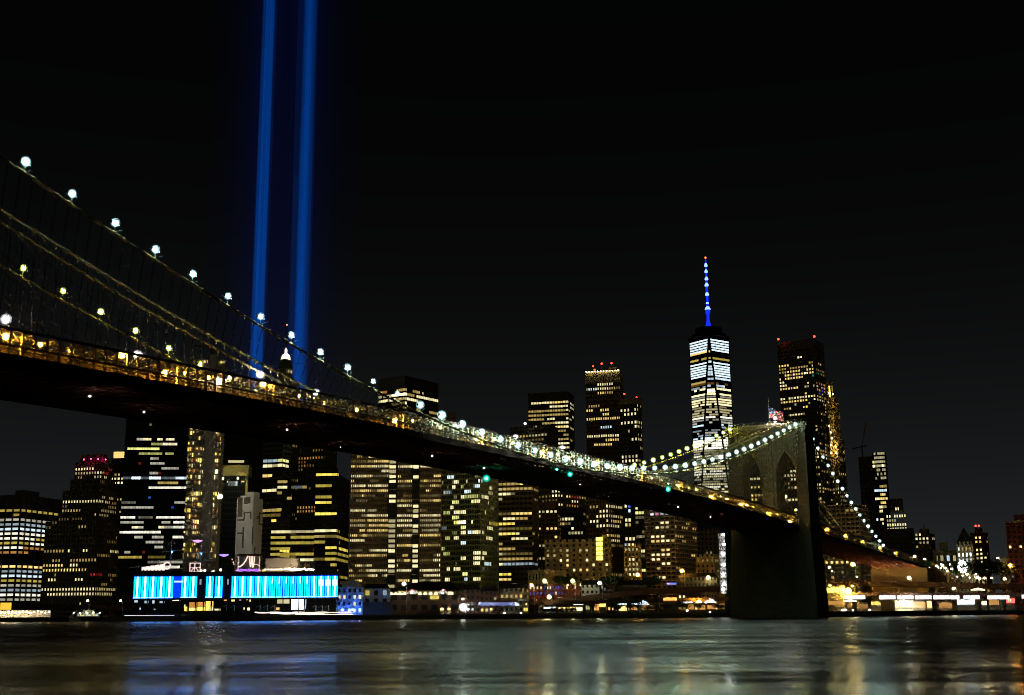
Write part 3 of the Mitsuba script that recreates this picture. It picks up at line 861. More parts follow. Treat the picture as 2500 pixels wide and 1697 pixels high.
# --- concrete frame under construction with work lights
b = Building('unfinished_tower', 'unfinished concrete tower with open lit floors and a bare core wall', 451, 535, 541, 1200, 800, 6, wall='concrete', glass='dark_stone')
H = b.zx(500, 876)
nf = int((H - GZ) / 3.5); fh = (H - GZ) / nf
core = Soup()
a_core = [b.hit(520.5, 1200)[1], b.hit(494.5, 1200)[1]]
core.box(-1.2, 9, a_core[0], a_core[1], GZ, H + 3)
b.part('core_wall', core, 'concrete')
sl_, cl_, wl = Soup(), Soup(), {}
for k in range(nf):
    z = GZ + k * fh
    sl_.box(0, b.R + 6, 0, b.L, z + fh - .35, z + fh)
    for a in np.arange(1, b.L, 5.2):
        cl_.box(.4, 1.0, a - .3, a + .3, z, z + fh - .35); cl_.box(7.4, 8.0, a - .3, a + .3, z, z + fh - .35)
    if k < 10: continue
    for a in np.arange(.4, b.L - .8, 1.3):
        if a_core[0] - .2 < a < a_core[1] + .2: continue
        px = 495 if a > a_core[1] else 530
        r = rng.random()
        dark = (k % 9 == 4)
        if r < (.06 if dark else .62):
            tone = 'oyWWw'[rng.integers(5)]; lv = [1, 2, 3, 4][rng.choice(4, p=[.2, .25, .35, .2])]
            wl.setdefault((tone, lv), Soup()).box(1.4, 1.6, a, a + rng.uniform(.4, 1.2), z + rng.uniform(.2, 1.8), z + fh - rng.uniform(.4, 1.0))
sl_.box(2.0, b.R + 6, .5, b.L - .5, GZ, H - 1)
b.part('floor_slabs', sl_, 'concrete', kind='stuff'); b.part('columns', cl_, 'concrete', kind='stuff')
for (tone, lv), so in wl.items(): b.part('work_lights', so, 'unlit_glass', glow(tone, lv), 'stuff')
cr = Soup(); cr.bar((3, b.L * .4, H), (3, b.L * .4, H + 9), 1.2); cr.bar((3, b.L * .4 - 3, H + 8), (3, b.L * .4 + 12, H + 9.5), .8)
b.part('hoist_crane', cr, 'dark_metal'); b.done()

# --- dark towers behind, half hidden by the deck
b = Building('office_tower', 'dark tower with horizontal bands rising behind the cream topped tower', 535, 602, 606, 1110, 1120, 8, wall='dark_stone')
b.grid(GZ, b.zx(570, 1000), fh=5.0, bw=9, wf=.99, hf=.5, dens=.01, rec=.5, tones='w', lv=(1,)); b.segs(Z2, [(430, 465, 397, 'W', 2)]); b.done()
b = Building('office_tower', 'plain black tower filling the gap right of the cream topped tower', 596, 648, 656, 1130, 1010, 12, wall='dark_stone', glass='glass_black')
b.grid(GZ, b.zx(625, 1000), fh=4.0, bw=2.2, wf=.6, hf=.8, dens=0, p_full=0, pier=.3); b.done()
b = Building('office_tower', 'blue glass tower with a floodlit cream cap', 530, 601, 607, 1250, 860, 10, wall='dark_metal', glass='glass_blue')
H = b.zx(565, 1135)
b.grid(GZ, H - 7.2, fh=3.8, bw=1.6, wf=.9, hf=.82, dens=0, p_full=0, rec=.12)
b.segs(Z2, [(390, 440, 545, 'c', 2), (400, 430, 535, 'c', 1)])
cap = Soup(); cap.box(-1, b.R + 2, -1, b.L + 1, H - 7.2, H); cap.box(-1.3, -.9, -1, b.L + 1, H - 7.2, H - 6.5)
b.part('cream_cap', cap, 'cream_panel')
fl = Soup(); fl.box(-.5, .2, b.L * .96, b.L + .8, GZ + 80, H - 7.2); fl.box(-.5, .2, -.6, b.L * .06, GZ + 30, H - 7.2)
b.part('corner_fin', fl, 'cream_panel')
for a in (.25, .75):
    c = b.tf @ np.array([-9, b.L * a, H - 10, 1]); ball(f'{b.key}__cap_floodlight', c[:3], .5, lamp_em((1, .85, .35), 100))
c = at(*Z2(325, 645), 742); ball(f'{b.key}__wall_floodlight', c, 1.3, lamp_em((1, .95, .7), 200.0, 1.2))
b.done()

# --- white windowless exchange with dark maze lines
b = Building('windowless_tower', 'pale windowless stepped block with dark angular lines across its face', 576, 617, 640, 1290, 770, 32, wall='mural_grey')
steps = [(0, .42, 1322 - 99), (.42, .78, 1199), (.78, 1.0, 1221)]
H = b.zx(610, 1216)
b.solid(GZ, H)
s2 = Soup(); s2.box(1, b.R * .7, b.L * .05, b.L * .55, H, b.zx(610, 1200)); s2.box(2, b.R * .35, b.L * .35, b.L * .9, H, b.zx(610, 1208))
b.part('upper_step', s2, 'mural_grey')
ln = Soup()
for pts_ in ([(455, 818), (505, 818), (505, 763), (553, 763), (553, 806), (601, 806), (601, 795), (618, 795)], [(455, 916), (498, 916), (498, 875), (560, 875), (560, 992), (575, 992), (575, 970), (628, 970)], [(495, 916), (495, 1020), (582, 1020), (582, 1066)], [(618, 768), (634, 768)], [(616, 770), (616, 850), (632, 850)]):
    for p0, p1 in zip(pts_[:-1], pts_[1:]):
        h0, h1 = b.hit(*Z2(*p0)), b.hit(*Z2(*p1))
        if h0 and h1 and h0[0] == h1[0]:
            a0, a1, z0, z1 = min(h0[1], h1[1]) - .4, max(h0[1], h1[1]) + .4, min(h0[2], h1[2]) - .4, max(h0[2], h1[2]) + .4
            b.face_box(ln, h0[0], a0, a1, z0, z1, -.15, .1)
b.part('dark_line_relief', ln, 'dark_stone')
vt = Soup()
for x, y in ((475, 675), (475, 710), (475, 740), (475, 770), (520, 675), (535, 670)):
    h = b.hit(*Z2(x, y)); b.face_box(vt, h[0], h[1] - 1.6, h[1] + 1.6, h[2] - 2, h[2] + 2, -.12, .1)
b.part('dark_vents', vt, 'dark_stone'); b.done()

# --- tower with bright bands
b = Building('office_tower', 'dark tower with wide bright bands and a grey green fin wall above', 640, 688, 712, 1180, 930, 30, wall='dark_stone', glass='glass_green')
b.grid(GZ, b.zx(688, 1060), fh=3.7, bw=4.4, wf=.97, hf=.6, dens=.10, tones='wy', lv=(1, 2, 3), indiv=True, rec=.25, lit_hi=.62, p_full=.25)
b.segs(Z2, [(640, 720, 381, 'c', 2), (765, 825, 380, 'g', 3), (665, 828, 410, 'W', 3), (645, 710, 490, 'w', 3), (730, 745, 437, 'W', 2), (640, 710, 600, 'W', 3)])
b.done()
# --- limestone towers of the old skyline below the deck, crown above it
b = Building('lantern_tower', 'slender stone tower with a glowing white lantern top seen above the deck', 662, 700, 730, 1090, 1180, 40, wall='limestone', glass='glass_bronze')
b.grid(GZ, b.zx(697, 1000), fh=3.6, bw=2.6, wf=.5, hf=.6, dens=.16, tones='w', lv=(1, 2), pier=.3)
b.segs(Z2, [(705, 740, 240, 'W', 3), (715, 740, 262), (770, 830, 262, 'w', 2), (850, 890, 270, 'w', 2)])
flush(b)
zlast = b.zx(697, 1000)
for n, (xl, xc, xr, y1) in enumerate(((671, 700, 727, 931), (675, 698, 720, 921), (681, 697, 713, 898))):
    b.frame(xl, xc, xr, 940, 1182 + 4 * n)
    zz = b.zx(697, y1)
    b.grid(zlast - .4, zz, fh=3.8, bw=2.3, wf=.5, hf=.62, dens=.10, tones='W', lv=(2, 3), pier=.35, top=1.2)
    zlast = zz; flush(b)
c0 = at(697, 900, 1196); zc = zlast
sp_ = Soup(); sp_.lathe([(7.0, zc), (6.6, zc + 4.5), (4.8, zc + 9.0), (3.0, zc + 9.6)], (c0[0], c0[1], 0), 16)
put(f'{b.key}__dark_dome', sp_.ply('copper_green'), own=True)
sp_ = Soup()
la = zt(697, 883, 1196); lb = zt(697, 864, 1196); lc = zt(697, 849, 1196)
sp_.lathe([(4.6, la), (5.0, la + .5), (4.6, la + 3), (3.6, lb - 1.5), (1.6, lb)], (c0[0], c0[1], 0), 16)
put(f'{b.key}__lantern', sp_.ply('unlit_glass'), emitter=glow('W', 5.0, .6), own=True)
sp_ = Soup(); sp_.lathe([(1.3, lb), (1.3, lc - 2), (.2, lc)], (c0[0], c0[1], 0), 10)
put(f'{b.key}__lit_spire', sp_.ply('unlit_glass'), emitter={'type': 'area', 'radiance': rgb(1.5, 1.0, .95), 'sampling_weight': 0.0}, own=True)
sp_ = Soup(); sp_.bar((c0[0], c0[1], lc), (c0[0], c0[1], zt(698, 795, 1196)), .3); put(f'{b.key}__mast', sp_.ply('dark_metal'), own=True)
ball(f'{b.key}__red_beacon', (c0[0], c0[1], zt(698, 793, 1196)), .7, {'type': 'area', 'radiance': rgb(6, 1.0, .3), 'sampling_weight': 0.0})
for a in (0, 1):
    for k in (.15, .85):
        c = b.tf @ np.array([(-3 if a == 0 else b.R * k), (b.L * k if a == 0 else -3), zlast - 34, 1]); ball(f'{b.key}__crown_floodlight', c[:3], .5, lamp_em((1, .85, .45), 160))
b.done()
b = Building('stone_tower', 'tan stone tower with vertical piers showing just under the bridge deck', 728, 790, 822, 1100, 1220, 28, wall='limestone', glass='glass_bronze')
b.grid(GZ, b.zx(760, 1040), fh=3.7, bw=3.0, wf=.5, hf=.6, dens=.10, tones='wo', lv=(1, 2), pier=.5); b.done()

# --- black curved-corner block with yellow bands
b = Building('office_block', 'black office block with a taller rounded corner and yellow lit floors', 662, 771, 778, 1280, 850, 10, wall='dark_metal', glass='glass_bronze')
b.grid(GZ, b.zx(720, 1158), fh=3.75, bw=3.3, wf=.97, hf=.5, rec=.12, dens=.13, tones='yyw', lv=(1, 2, 2), indiv=True, lit_hi=.55, p_full=.12)
b.segs(Z2, [(755, 790, 543, 'w', 2), (775, 800, 573, 'W', 3), (765, 785, 608, 'w', 2), (825, 855, 670, 'w', 2), (745, 780, 742, 'y', 2), (705, 740, 845, 'y', 3), (735, 865, 912, 'W', 3), (865, 1000, 905, 'W', 2), (870, 1000, 940, 'y', 2), (735, 800, 975, 'y', 2), (710, 830, 1046, 'y', 2), (720, 1030, 1080, 'y', 2), (715, 830, 1108, 'y', 2), (950, 1030, 1110, 'y', 3), (952, 1030, 1143, 'W', 3), (920, 945, 597, 'w', 2), (860, 900, 600, 'c', 1)])
flush(b)
b.frame(768, 822, 852, 1280, 835)
b.grid(GZ, b.zx(822, 1155), fh=3.75, bw=3.3, wf=.97, hf=.5, rec=.12, dens=.16, tones='yyw', lv=(1, 2, 2), indiv=True, lit_hi=.6, p_full=.15)
b.segs(Z2, [(1045, 1180, 463, 'w', 2), (1035, 1210, 495, 'y', 3), (1060, 1150, 562, 'y', 2), (1060, 1120, 662, 'y', 2), (1070, 1145, 700, 'y', 3), (1010, 1145, 765, 'y', 3), (1010, 1160, 798, 'y', 3), (1000, 1180, 905, 'W', 3), (1130, 1265, 1046, 'y', 3), (1130, 1270, 1078, 'y', 2), (1140, 1265, 1108, 'y', 2), (1145, 1265, 1143, 'y', 2), (1050, 1080, 960, 'w', 2)])
flush(b)
b.frame(769, 800, 825, 1140, 845)
b.grid(b.zx(800, 1160) - 1, b.zx(800, 1127), fh=3.75, bw=3.3, wf=.97, hf=.5, dens=.05, tones='y', lv=(1,), rec=.12)
b.done()

# --- brown twin slabs with slot windows
for n, (lab, cs) in enumerate((('brown office slab with slot windows left of the bright recessed strip', (854, 897, 950, 968)), ('brown office slab with slot windows beside the green grid building', (969, 1008, 1022, 1078)))):
    b = Building('office_slab', lab, cs[0], cs[3] - 2, cs[3], 1280, 800 - 3 * n, 5, wall='brick_brown', glass='glass_bronze')
    H = b.zx(950, 1040)
    kw = dict(fh=3.15, bw=1.22, wf=.5, hf=.5, rec=.3, pier=.1, p_full=.34, dens=.16, run=.75, tones='wwwW', lv=(1, 2, 3, 3))
    b.grid(GZ, H, **kw)
    # recessed glazed bays lit brighter
    rc = Soup(); lt = {}
    x0, x1 = ((948, 966), (1007, 1022))[n]
    a1, a0 = b.hit(x0, 1280)[1], b.hit(x1, 1280)[1]
    for k in range(b.g['nf']):
        r = rng.random()
        z = GZ + k * b.g['fh'] + .9
        if r < .55:
            lt.setdefault(('W', 3 if r < .35 else 2), Soup()).box(-.25, -.1, a0 + .3, a1 - .3, z, z + 1.9)
        rc.box(-.22, -.12, a0, a1, z - .9, z - .03)
        if r >= .55: rc.box(-.2, -.13, a0, a1, z - .03, z + 2.1)
    rc.box(-.7, 0, a0 - .5, a0, GZ, H); rc.box(-.7, 0, a1, a1 + .5, GZ, H)
    b.part('bay_frame', rc, 'dark_metal')
    for (tone, lv), so in lt.items(): b.part('lit_bay', so, 'unlit_glass', glow(tone, lv), 'stuff')
    if n == 0:
        b.segs(Z3, [(60, 185, 312, 'W', 3), (60, 180, 395, 'W', 3), (60, 185, 600, 'W', 3), (210, 375, 372, 'W', 3), (215, 300, 135, 'W', 3), (250, 375, 207, 'W', 3), (210, 275, 587, 'W', 2), (210, 375, 668, 'W', 3), (210, 375, 708, 'w', 3), (205, 375, 795, 'w', 3), (50, 170, 850, 'W', 3), (50, 160, 887, 'W', 3), (205, 370, 1133, 'W', 3), (55, 170, 683, 'w', 2), (55, 170, 724, 'W', 2)])
    else:
        b.segs(Z3, [(470, 580, 240, 'W', 3), (590, 665, 237, 'W', 4), (675, 730, 240, 'W', 3), (785, 850, 298, 'w', 3), (470, 590, 575, 'W', 3), (470, 590, 658, 'W', 3), (660, 845, 662, 'W', 3), (470, 590, 700, 'W', 3), (665, 840, 705, 'W', 2), (470, 590, 742, 'W', 3), (470, 590, 828, 'W', 3), (660, 830, 745, 'W', 2), (685, 820, 790, 'W', 2), (470, 600, 1130, 'W', 3), (665, 845, 1130, 'W', 3), (700, 840, 1170, 'W', 3), (790, 840, 1047, 'W', 3)])
    b.done()

# --- green grid slab
b = Building('grid_building', 'greenish slab with a fine grid of mullions and scattered lit rooms', 1078, 1172, 1216, 1290, 850, 24, wall='green_metal', glass='glass_green')
b.grid(GZ, b.zx(1172, 1120), fh=3.55, bw=1.35, wf=.8, hf=.66, rec=.18, pier=.1, p_full=0, dens=.06, run=.5, tones='gggWWc', lv=(1, 1, 2, 3))
b.segs(zoomed(4.64, 1060, 1100), [(160, 210, 335, 'c', 3), (235, 275, 382, 'W', 3), (210, 240, 432, 'W', 3), (305, 340, 520, 'W', 3), (345, 490, 515, 'g', 2), (470, 495, 556, 'W', 3), (520, 615, 557, 'W', 3), (210, 275, 580, 'g', 3), (430, 455, 610, 'g', 3), (185, 210, 632, 'W', 3), (140, 180, 688, 'W', 3), (230, 345, 722, 'W', 3), (105, 180, 738, 'g', 2), (210, 275, 780, 'g', 3), (270, 345, 826, 'W', 4), (235, 260, 828, 'y', 3), (315, 345, 870, 'g', 3), (310, 340, 920, 'W', 3), (390, 425, 918, 'c', 3), (455, 560, 913, 'W', 3), (610, 655, 915, 'W', 3), (620, 715, 820, 'y', 2), (240, 280, 977, 'W', 3), (140, 175, 990, 'g', 2), (310, 350, 1030, 'c', 3), (595, 655, 1020, 'W', 3), (90, 180, 1150, 'g', 2), (455, 590, 1187, 'W', 3), (310, 345, 1247, 'W', 3), (455, 560, 1240, 'W', 3), (455, 510, 1290, 'W', 3), (570, 640, 1292, 'c', 3), (145, 180, 1355, 'W', 3), (235, 285, 1350, 'W', 3), (450, 515, 1443, 'W', 3), (615, 650, 460, 'W', 3), (615, 655, 515, 'W', 2), (520, 545, 355, 'c', 3)])
b.done()

# --- rounded brown tower
b = Building('office_tower', 'dark brown tower with rows of warm windows right of the green grid building', 1217, 1300, 1316, 1300, 900, 12, wall='brick_brown', glass='glass_bronze')
b.grid(GZ, b.zx(1290, 1165), fh=3.65, bw=3.0, wf=.85, hf=.5, rec=.2, p_full=.16, dens=.16, run=.7, tones='wwyW', lv=(1, 2, 2, 3), indiv=True)
b.segs(Z3, [(1410, 1690, 395, 'w', 2), (1410, 1690, 430, 'w', 2), (1410, 1480, 693, 'W', 3), (1520, 1590, 693, 'w', 2), (1370, 1590, 1075, 'W', 3), (1370, 1440, 1155, 'y', 3), (1400, 1690, 1077, 'c', 2), (1500, 1600, 845, 'W', 3), (1370, 1480, 923, 'w', 2)])
b.done()

# --- mid distance, between the grid building and the bridge tower
b = Building('office_tower', 'tan tower just under the deck with warm windows behind the darker towers', 1314, 1362, 1432, 1215, 1010, 40, wall='tan_brick', glass='glass_bronze')
b.grid(GZ, b.zx(1362, 1185), fh=3.7, bw=3.4, wf=.5, hf=.5, dens=.10, tones='w', lv=(1, 2))
b.segs(Z4, [(385, 415, 365, 'W', 3), (390, 415, 420, 'W', 4), (435, 460, 420, 'W', 3), (500, 610, 415, 'w', 3), (545, 605, 477, 'W', 3), (505, 600, 512, 'o', 2), (435, 460, 515, 'W', 3), (560, 600, 450, 'r', 2)]); b.done()
b = Building('apartment_tower', 'dark brick apartment tower full of bright square windows left of the long cream building', 1312, 1362, 1368, 1290, 930, 10, wall='brick_brown')
H = b.zx(1340, 1246)
b.grid(GZ, H, fh=3.1, bw=2.9, wf=.6, hf=.55, dens=.34, p_full=.1, run=.5, tones='wwW', lv=(2, 3, 3), indiv=True)
b.solid(H - .02, b.zx(1340, 1222), x=(.2, .8), y=(.1, .6)); b.done()
b = Building('office_tower', 'black tower with a few bright windows and a lit terrace beside the brick apartments', 1364, 1424, 1432, 1280, 960, 14, wall='dark_stone')
b.grid(GZ, b.zx(1400, 1240), fh=3.6, bw=2.6, wf=.7, hf=.55, dens=.10, tones='Ww', lv=(1, 2, 3), indiv=False)
b.segs(Z4, [(435, 480, 650, 'W', 2), (500, 560, 622, 'W', 3), (530, 650, 748, 'W', 2), (440, 480, 690, 'w', 2)]); b.done()
b = Building('apartment_tower', 'dark brown tower with long rows of bright windows in the middle of the skyline', 1431, 1487, 1526, 1290, 910, 30, wall='brick_brown')
b.grid(GZ, b.zx(1487, 1185), fh=3.5, bw=2.7, wf=.55, hf=.55, dens=.10, p_full=.05, tones='w', lv=(1, 2), indiv=True)
b.segs(Z4, [(715, 770, 525, 'w', 2), (885, 1005, 518, 'W', 3), (800, 875, 580, 'W', 3), (780, 880, 615, 'W', 3), (885, 1005, 610, 'W', 3), (890, 1005, 642, 'w', 3), (718, 880, 680, 'W', 3), (845, 890, 705, 'W', 3), (895, 985, 705, 'W', 3), (895, 920, 740, 'o', 1), (895, 990, 797, 'w', 3), (895, 990, 830, 'W', 3)]); b.done()
b = Building('apartment_tower', 'slim black tower with one column of lit windows', 1526, 1552, 1556, 1330, 900, 8, wall='dark_stone')
b.grid(GZ, b.zx(1540, 1220), fh=3.3, bw=2.6, wf=.6, hf=.7, dens=.12, tones='Wy', lv=(2, 3), indiv=True)
b.segs(Z4, [(1030, 1040, 520, 'W', 3), (1075, 1090, 520, 'b', 3), (1075, 1090, 545, 'c', 3), (1030, 1045, 660, 'W', 3), (1030, 1045, 690, 'W', 3), (1078, 1090, 660, 'W', 3), (1078, 1090, 690, 'y', 2)]); b.done()
b = Building('apartment_tower', 'narrow glass tower with bright balconies left of the slab with white floor lines', 1553, 1575, 1581, 1320, 880, 8, wall='dark_metal', glass='glass_green')
b.grid(GZ, b.zx(1565, 1225), fh=3.3, bw=2.2, wf=.9, hf=.6, dens=.45, p_full=.15, run=.4, tones='Wwg', lv=(1, 2, 3), indiv=True, lit_lo=.35); b.done()
# residential slabs with pale floor edges
b = Building('apartment_slab', 'wide brown apartment slab with thin pale floor lines and scattered lit rooms', 1576, 1649, 1702, 1330, 850, 26, wall='brick_brown', glass='glass_bronze')
H = b.zx(1649, 1238)
b.grid(GZ, H, fh=3.05, bw=3.6, wf=.7, hf=.6, dens=.05, p_full=0, tones='w', lv=(2,), indiv=True)
b.segs(Z4, [(1270, 1350, 570, 'p', 2), (1265, 1285, 602, 'c', 3), (1385, 1440, 600, 'c', 2), (1390, 1420, 655, 'w', 3), (1385, 1415, 688, 'W', 3), (1340, 1360, 720, 'W', 3), (1390, 1420, 720, 'W', 2), (1285, 1320, 790, 'W', 3), (1365, 1450, 815, 'W', 3), (1300, 1330, 850, 'w', 3), (1360, 1390, 845, 'W', 3), (1370, 1430, 910, 'w', 3), (1300, 1430, 970, 'W', 3), (1310, 1320, 1000, 'W', 3), (1370, 1425, 1030, 'W', 3), (1345, 1365, 1068, 'w', 2), (1315, 1375, 1190, 'W', 3), (1655, 1665, 720, 'o', 3), (1655, 1665, 960, 'w', 3)])
fl = Soup()
for k in range(b.g['nf']):
    z = GZ + (k + 1) * b.g['fh'] - .3
    for f in 'LR': b.face_box(fl, f, -.2, (b.L if f == 'L' else b.R), z, z + .32, -.9, -.12)
b.part('floor_edges', fl, 'white_wall', kind='stuff'); b.done()
b = Building('apartment_block', 'dark block of flats half hidden behind the lit scaffold stair', 1702, 1752, 1760, 1370, 900, 20, wall='dark_stone')
b.grid(GZ, b.zx(1730, 1290), fh=3.2, bw=3.0, wf=.5, hf=.5, dens=.10, tones='wW', lv=(1, 2, 3)); b.done()
b = Building('low_building', 'low tan building with a pale parapet below the flats by the bridge tower', 1700, 1745, 1766, 1390, 840, 25, wall='tan_brick')
b.grid(GZ, b.zx(1740, 1352), fh=3.6, bw=3.2, wf=.45, hf=.5, dens=.05, tones='w', lv=(1, 2)); b.done()
# cream apartments with the yellow stair
b = Building('apartment_block', 'long cream apartment block with a bright yellow stair column', 1330, 1489, 1493, 1360, 830, 6, wall='tan_brick', glass='glass_bronze')
H = b.zx(1420, 1316)
b.grid(GZ, H, fh=3.2, bw=4.4, wf=.36, hf=.52, dens=.20, p_full=0, run=.2, tones='wW', lv=(1, 2, 3), indiv=True, pier=.2)
st_ = Soup(); lt = Soup()
a1, a0 = b.hit(*Z4(772, 880))[1], b.hit(*Z4(832, 880))[1]
za = b.zx(1463, 1368)
for k in range(int((H - za) / 3.2) + 1):
    z = za + 3.2 * k
    st_.box(-.5, .0, a0 - .3, a1 + .3, z - .35, z)
    if z + 2.6 < H + 1.6: lt.box(-.35, -.2, a0, a1, z + .1, z + 2.5)
b.part('stair_landings', st_, 'white_wall'); b.part('lit_stair_glass', lt, 'unlit_glass', glow('y', 4), 'stuff')
b.solid(H - .02, H + 2.8, y=(.05, .12), x=(.2, .8)); b.done()
b = Building('apartment_block', 'tan brick block with paired lit windows right of the cream apartments', 1524, 1560, 1566, 1370, 820, 12, wall='tan_brick')
b.grid(GZ, b.zx(1545, 1326), fh=3.2, bw=2.8, wf=.5, hf=.55, dens=.10, tones='W', lv=(2,), indiv=True)
b.segs(Z4, [(1035, 1058, 890, 'c', 2), (1075, 1103, 890, 'W', 3), (1120, 1130, 925, 'W', 2), (1078, 1105, 992, 'W', 3), (1078, 1105, 1028, 'W', 3), (1080, 1100, 1065, 'W', 2), (1085, 1130, 1165, 'W', 3)]); b.done()
b = Building('pavilion_house', 'low pale classical building with a colonnade under the cream apartments', 1290, 1330, 1380, 1405, 790, 35, wall='limestone', glass='glass_bronze')
H = b.zx(1330, 1394)
b.grid(GZ, H, fh=6.5, bw=2.6, wf=.5, hf=.6, dens=.04, tones='W', lv=(2,), pier=.4, top=1.6)
cn = Soup(); cn.box(-.8, b.R + .5, -.8, b.L + .5, H, H + .6); b.part('cornice', cn, 'limestone'); b.done()
b = Building('brick_house', 'red brick row with two front gables lit blue at the windows', 1327, 1415, 1418, 1440, 765, 3, wall='brick_red', glass='glass_black')
H = b.zx(1370, 1431)
b.grid(GZ, H, fh=3.4, bw=1.75, wf=.42, hf=.55, dens=.0, p_full=0, indiv=True)
for k, tone in ((1, 'b'), (2, 'b')):
    for q in range(b.g['cols']['L'][0]):
        r = rng.random()
        if r < .75: b.window('L', b.g['nf'] - k, q, 'W' if r < .15 else ('b' if q > b.g['cols']['L'][0] * .45 else 'o'), 3 if r < .15 else 0 if q <= b.g['cols']['L'][0] * .45 else 2)
gb = Soup(); tr = Soup()
for x0, x1 in ((1340, 1364), (1388, 1405)):
    a1, a0 = b.hit(x0, 1431)[1], b.hit(x1, 1431)[1]
    hh = (a1 - a0) * .28
    for xx in (0.0,):
        gb.mesh([[0, a0, H], [0, a1, H], [0, (a0 + a1) / 2, H + hh], [8, a0, H], [8, a1, H], [8, (a0 + a1) / 2, H + hh]], [[0, 2, 1], [3, 4, 5], [0, 3, 5], [0, 5, 2], [1, 2, 5], [1, 5, 4], [0, 1, 4], [0, 4, 3]])
    tr.bar((-.15, a0, H + .1), (-.15, (a0 + a1) / 2, H + hh + .1), .3); tr.bar((-.15, (a0 + a1) / 2, H + hh + .1), (-.15, a1, H + .1), .3)
b.part('gable', gb, 'brick_red'); b.part('gable_trim', tr, 'limestone'); b.done()
b = Building('brick_house', 'small red brick house with four bright upper windows left of the gabled row', 1291, 1325, 1327, 1440, 760, 3, wall='brick_red')
b.grid(GZ, b.zx(1305, 1432), fh=3.6, bw=2.3, wf=.4, hf=.5, dens=0, p_full=0, indiv=True)
for q in range(b.g['cols']['L'][0]):
    b.window('L', b.g['nf'] - 1, q, 'W', 3); b.window('L', b.g['nf'] - 2, q, 'b', 2)
b.done()
for lab, xl, xr, yt, D, wl_, dn in (('low dark roofed building with small lit windows right of the market hall', 1113, 1172, 1440, 740, 'dim_brick', .25), ('low brown building with two lit windows behind the highway', 1172, 1214, 1444, 742, 'dim_brick', .12), ('black gabled shed beside the brown building', 1220, 1289, 1436, 745, 'dark_stone', .02), ('low pale house with lit white walls right of the gabled row', 1418, 1462, 1428, 770, 'white_wall', .15), ('low house with a small lit tower left of the highway ramp', 1464, 1500, 1420, 780, 'dim_brick', .15), ('long low tan shed behind the rising ramp', 1496, 1580, 1428, 790, 'dim_brick', .03), ('dark market shops with rows of warm lights beside the ramp', 1655, 1752, 1410, 800, 'dark_stone', .5)):
    b = Building('low_building', lab, xl, xr, xr + 2, 1445, D, 3, wall=wl_)
    H = b.zx((xl + xr) / 2, yt)
    b.grid(GZ, H, fh=3.6, bw=2.6, wf=.5, hf=.5, dens=dn, tones='wW', lv=(2, 3), indiv=True)
    b.roof.mesh([[0, 0, H], [0, b.L, H], [b.R, 0, H], [b.R, b.L, H], [b.R / 2, b.L * .08, H + 3], [b.R / 2, b.L * .92, H + 3]], [[0, 4, 5], [0, 5, 1], [2, 5, 4], [2, 3, 5], [0, 2, 4], [1, 5, 3]])
    b.done()

# --- above the deck
b = Building('office_tower', 'glass tower rising over the deck with bright white floors and a grey top', 924, 989, 1070, 960, 1100, 40, wall='dark_metal', glass='glass_green')
H = b.zx(989, 917)
b.grid(GZ + 90, H, fh=4.0, bw=2.6, wf=.94, hf=.6, rec=.12, dens=.05, tones='wg', lv=(1, 2), indiv=True, top=11.5, p_full=.05)
b.segs(Z8, [(1370, 1540, 895, 'W', 3), (1345, 1545, 850, 'W', 2), (1450, 1545, 832, 'W', 4), (1560, 1790, 870, 'W', 3), (1345, 1400, 815, 'o', 2), (1560, 1640, 830, 'w', 2), (1480, 1540, 800, 'w', 2), (1690, 1790, 990, 'w', 2), (1720, 1770, 880, 'W', 3), (1440, 1540, 920, 'w', 1)])
e = Soup(); e.box(-.12, .1, .3, b.L - .3, H - 11.2, H - .3); b.part('grey_screen', e, 'concrete'); b.done()
b = Building('office_tower', 'small tan roof block with a fin peeping over the deck', 1070, 1100, 1112, 1020, 1110, 30, wall='tan_brick')
b.grid(GZ + 80, b.zx(1100, 1004), fh=5, bw=5, wf=.3, hf=.2, dens=0, p_full=0); b.done()
b = Building('office_tower', 'black box tower with bright yellow floors below a blank dark crown', 1290, 1388, 1402, 1030, 1180, 12, wall='dark_stone', glass='glass_bronze')
H = b.zx(1340, 956)
b.grid(GZ, H, fh=4.05, bw=2.7, wf=.82, hf=.5, rec=.2, dens=.06, p_full=0, tones='wy', lv=(2, 3), indiv=True, top=9.2, lit_lo=.6)
b.segs(Z9, [(285, 600, 413, 'w', 3), (285, 610, 418, 'W', 3), (450, 600, 438, 'w', 3), (460, 600, 462, 'W', 3), (285, 300, 485, 'W', 3), (325, 600, 485, 'w', 2), (285, 600, 508, 'w', 2), (380, 430, 530, 'W', 3), (430, 480, 552, 'W', 3), (285, 600, 530, 'w', 2), (285, 600, 572, 'w', 2), (510, 600, 595, 'W', 3), (510, 600, 620, 'w', 3), (510, 600, 660, 'w', 2), (510, 600, 705, 'w', 2), (510, 600, 730, 'W', 3), (510, 600, 760, 'W', 3), (600, 630, 430, 'W', 3), (600, 630, 450, 'W', 3), (600, 630, 480, 'W', 3), (600, 630, 550, 'W', 3), (600, 630, 620, 'W', 3)])
b.done()
b = Building('office_block', 'low black block in front of the yellow lit box tower', 1245, 1336, 1362, 1070, 1080, 25, wall='dark_stone')
b.grid(GZ, b.zx(1336, 1036), fh=4, bw=3.0, wf=.6, hf=.5, dens=.02, tones='w', lv=(2,))
b.segs(Z9, [(300, 320, 685, 'W', 2), (345, 405, 685, 'W', 2), (300, 400, 715, 'w', 1)])
ball(f'{b.key}__roof_lamp', at(1282, 1034, 1078), 1.1, lamp_em((1, .95, .8), 9, .3)); b.done()
b = Building('office_tower', 'brown tower crowned by floodlit vertical fins with red roof lights', 1431, 1516, 1524, 1010, 1120, 10, wall='brick_brown', glass='glass_bronze')
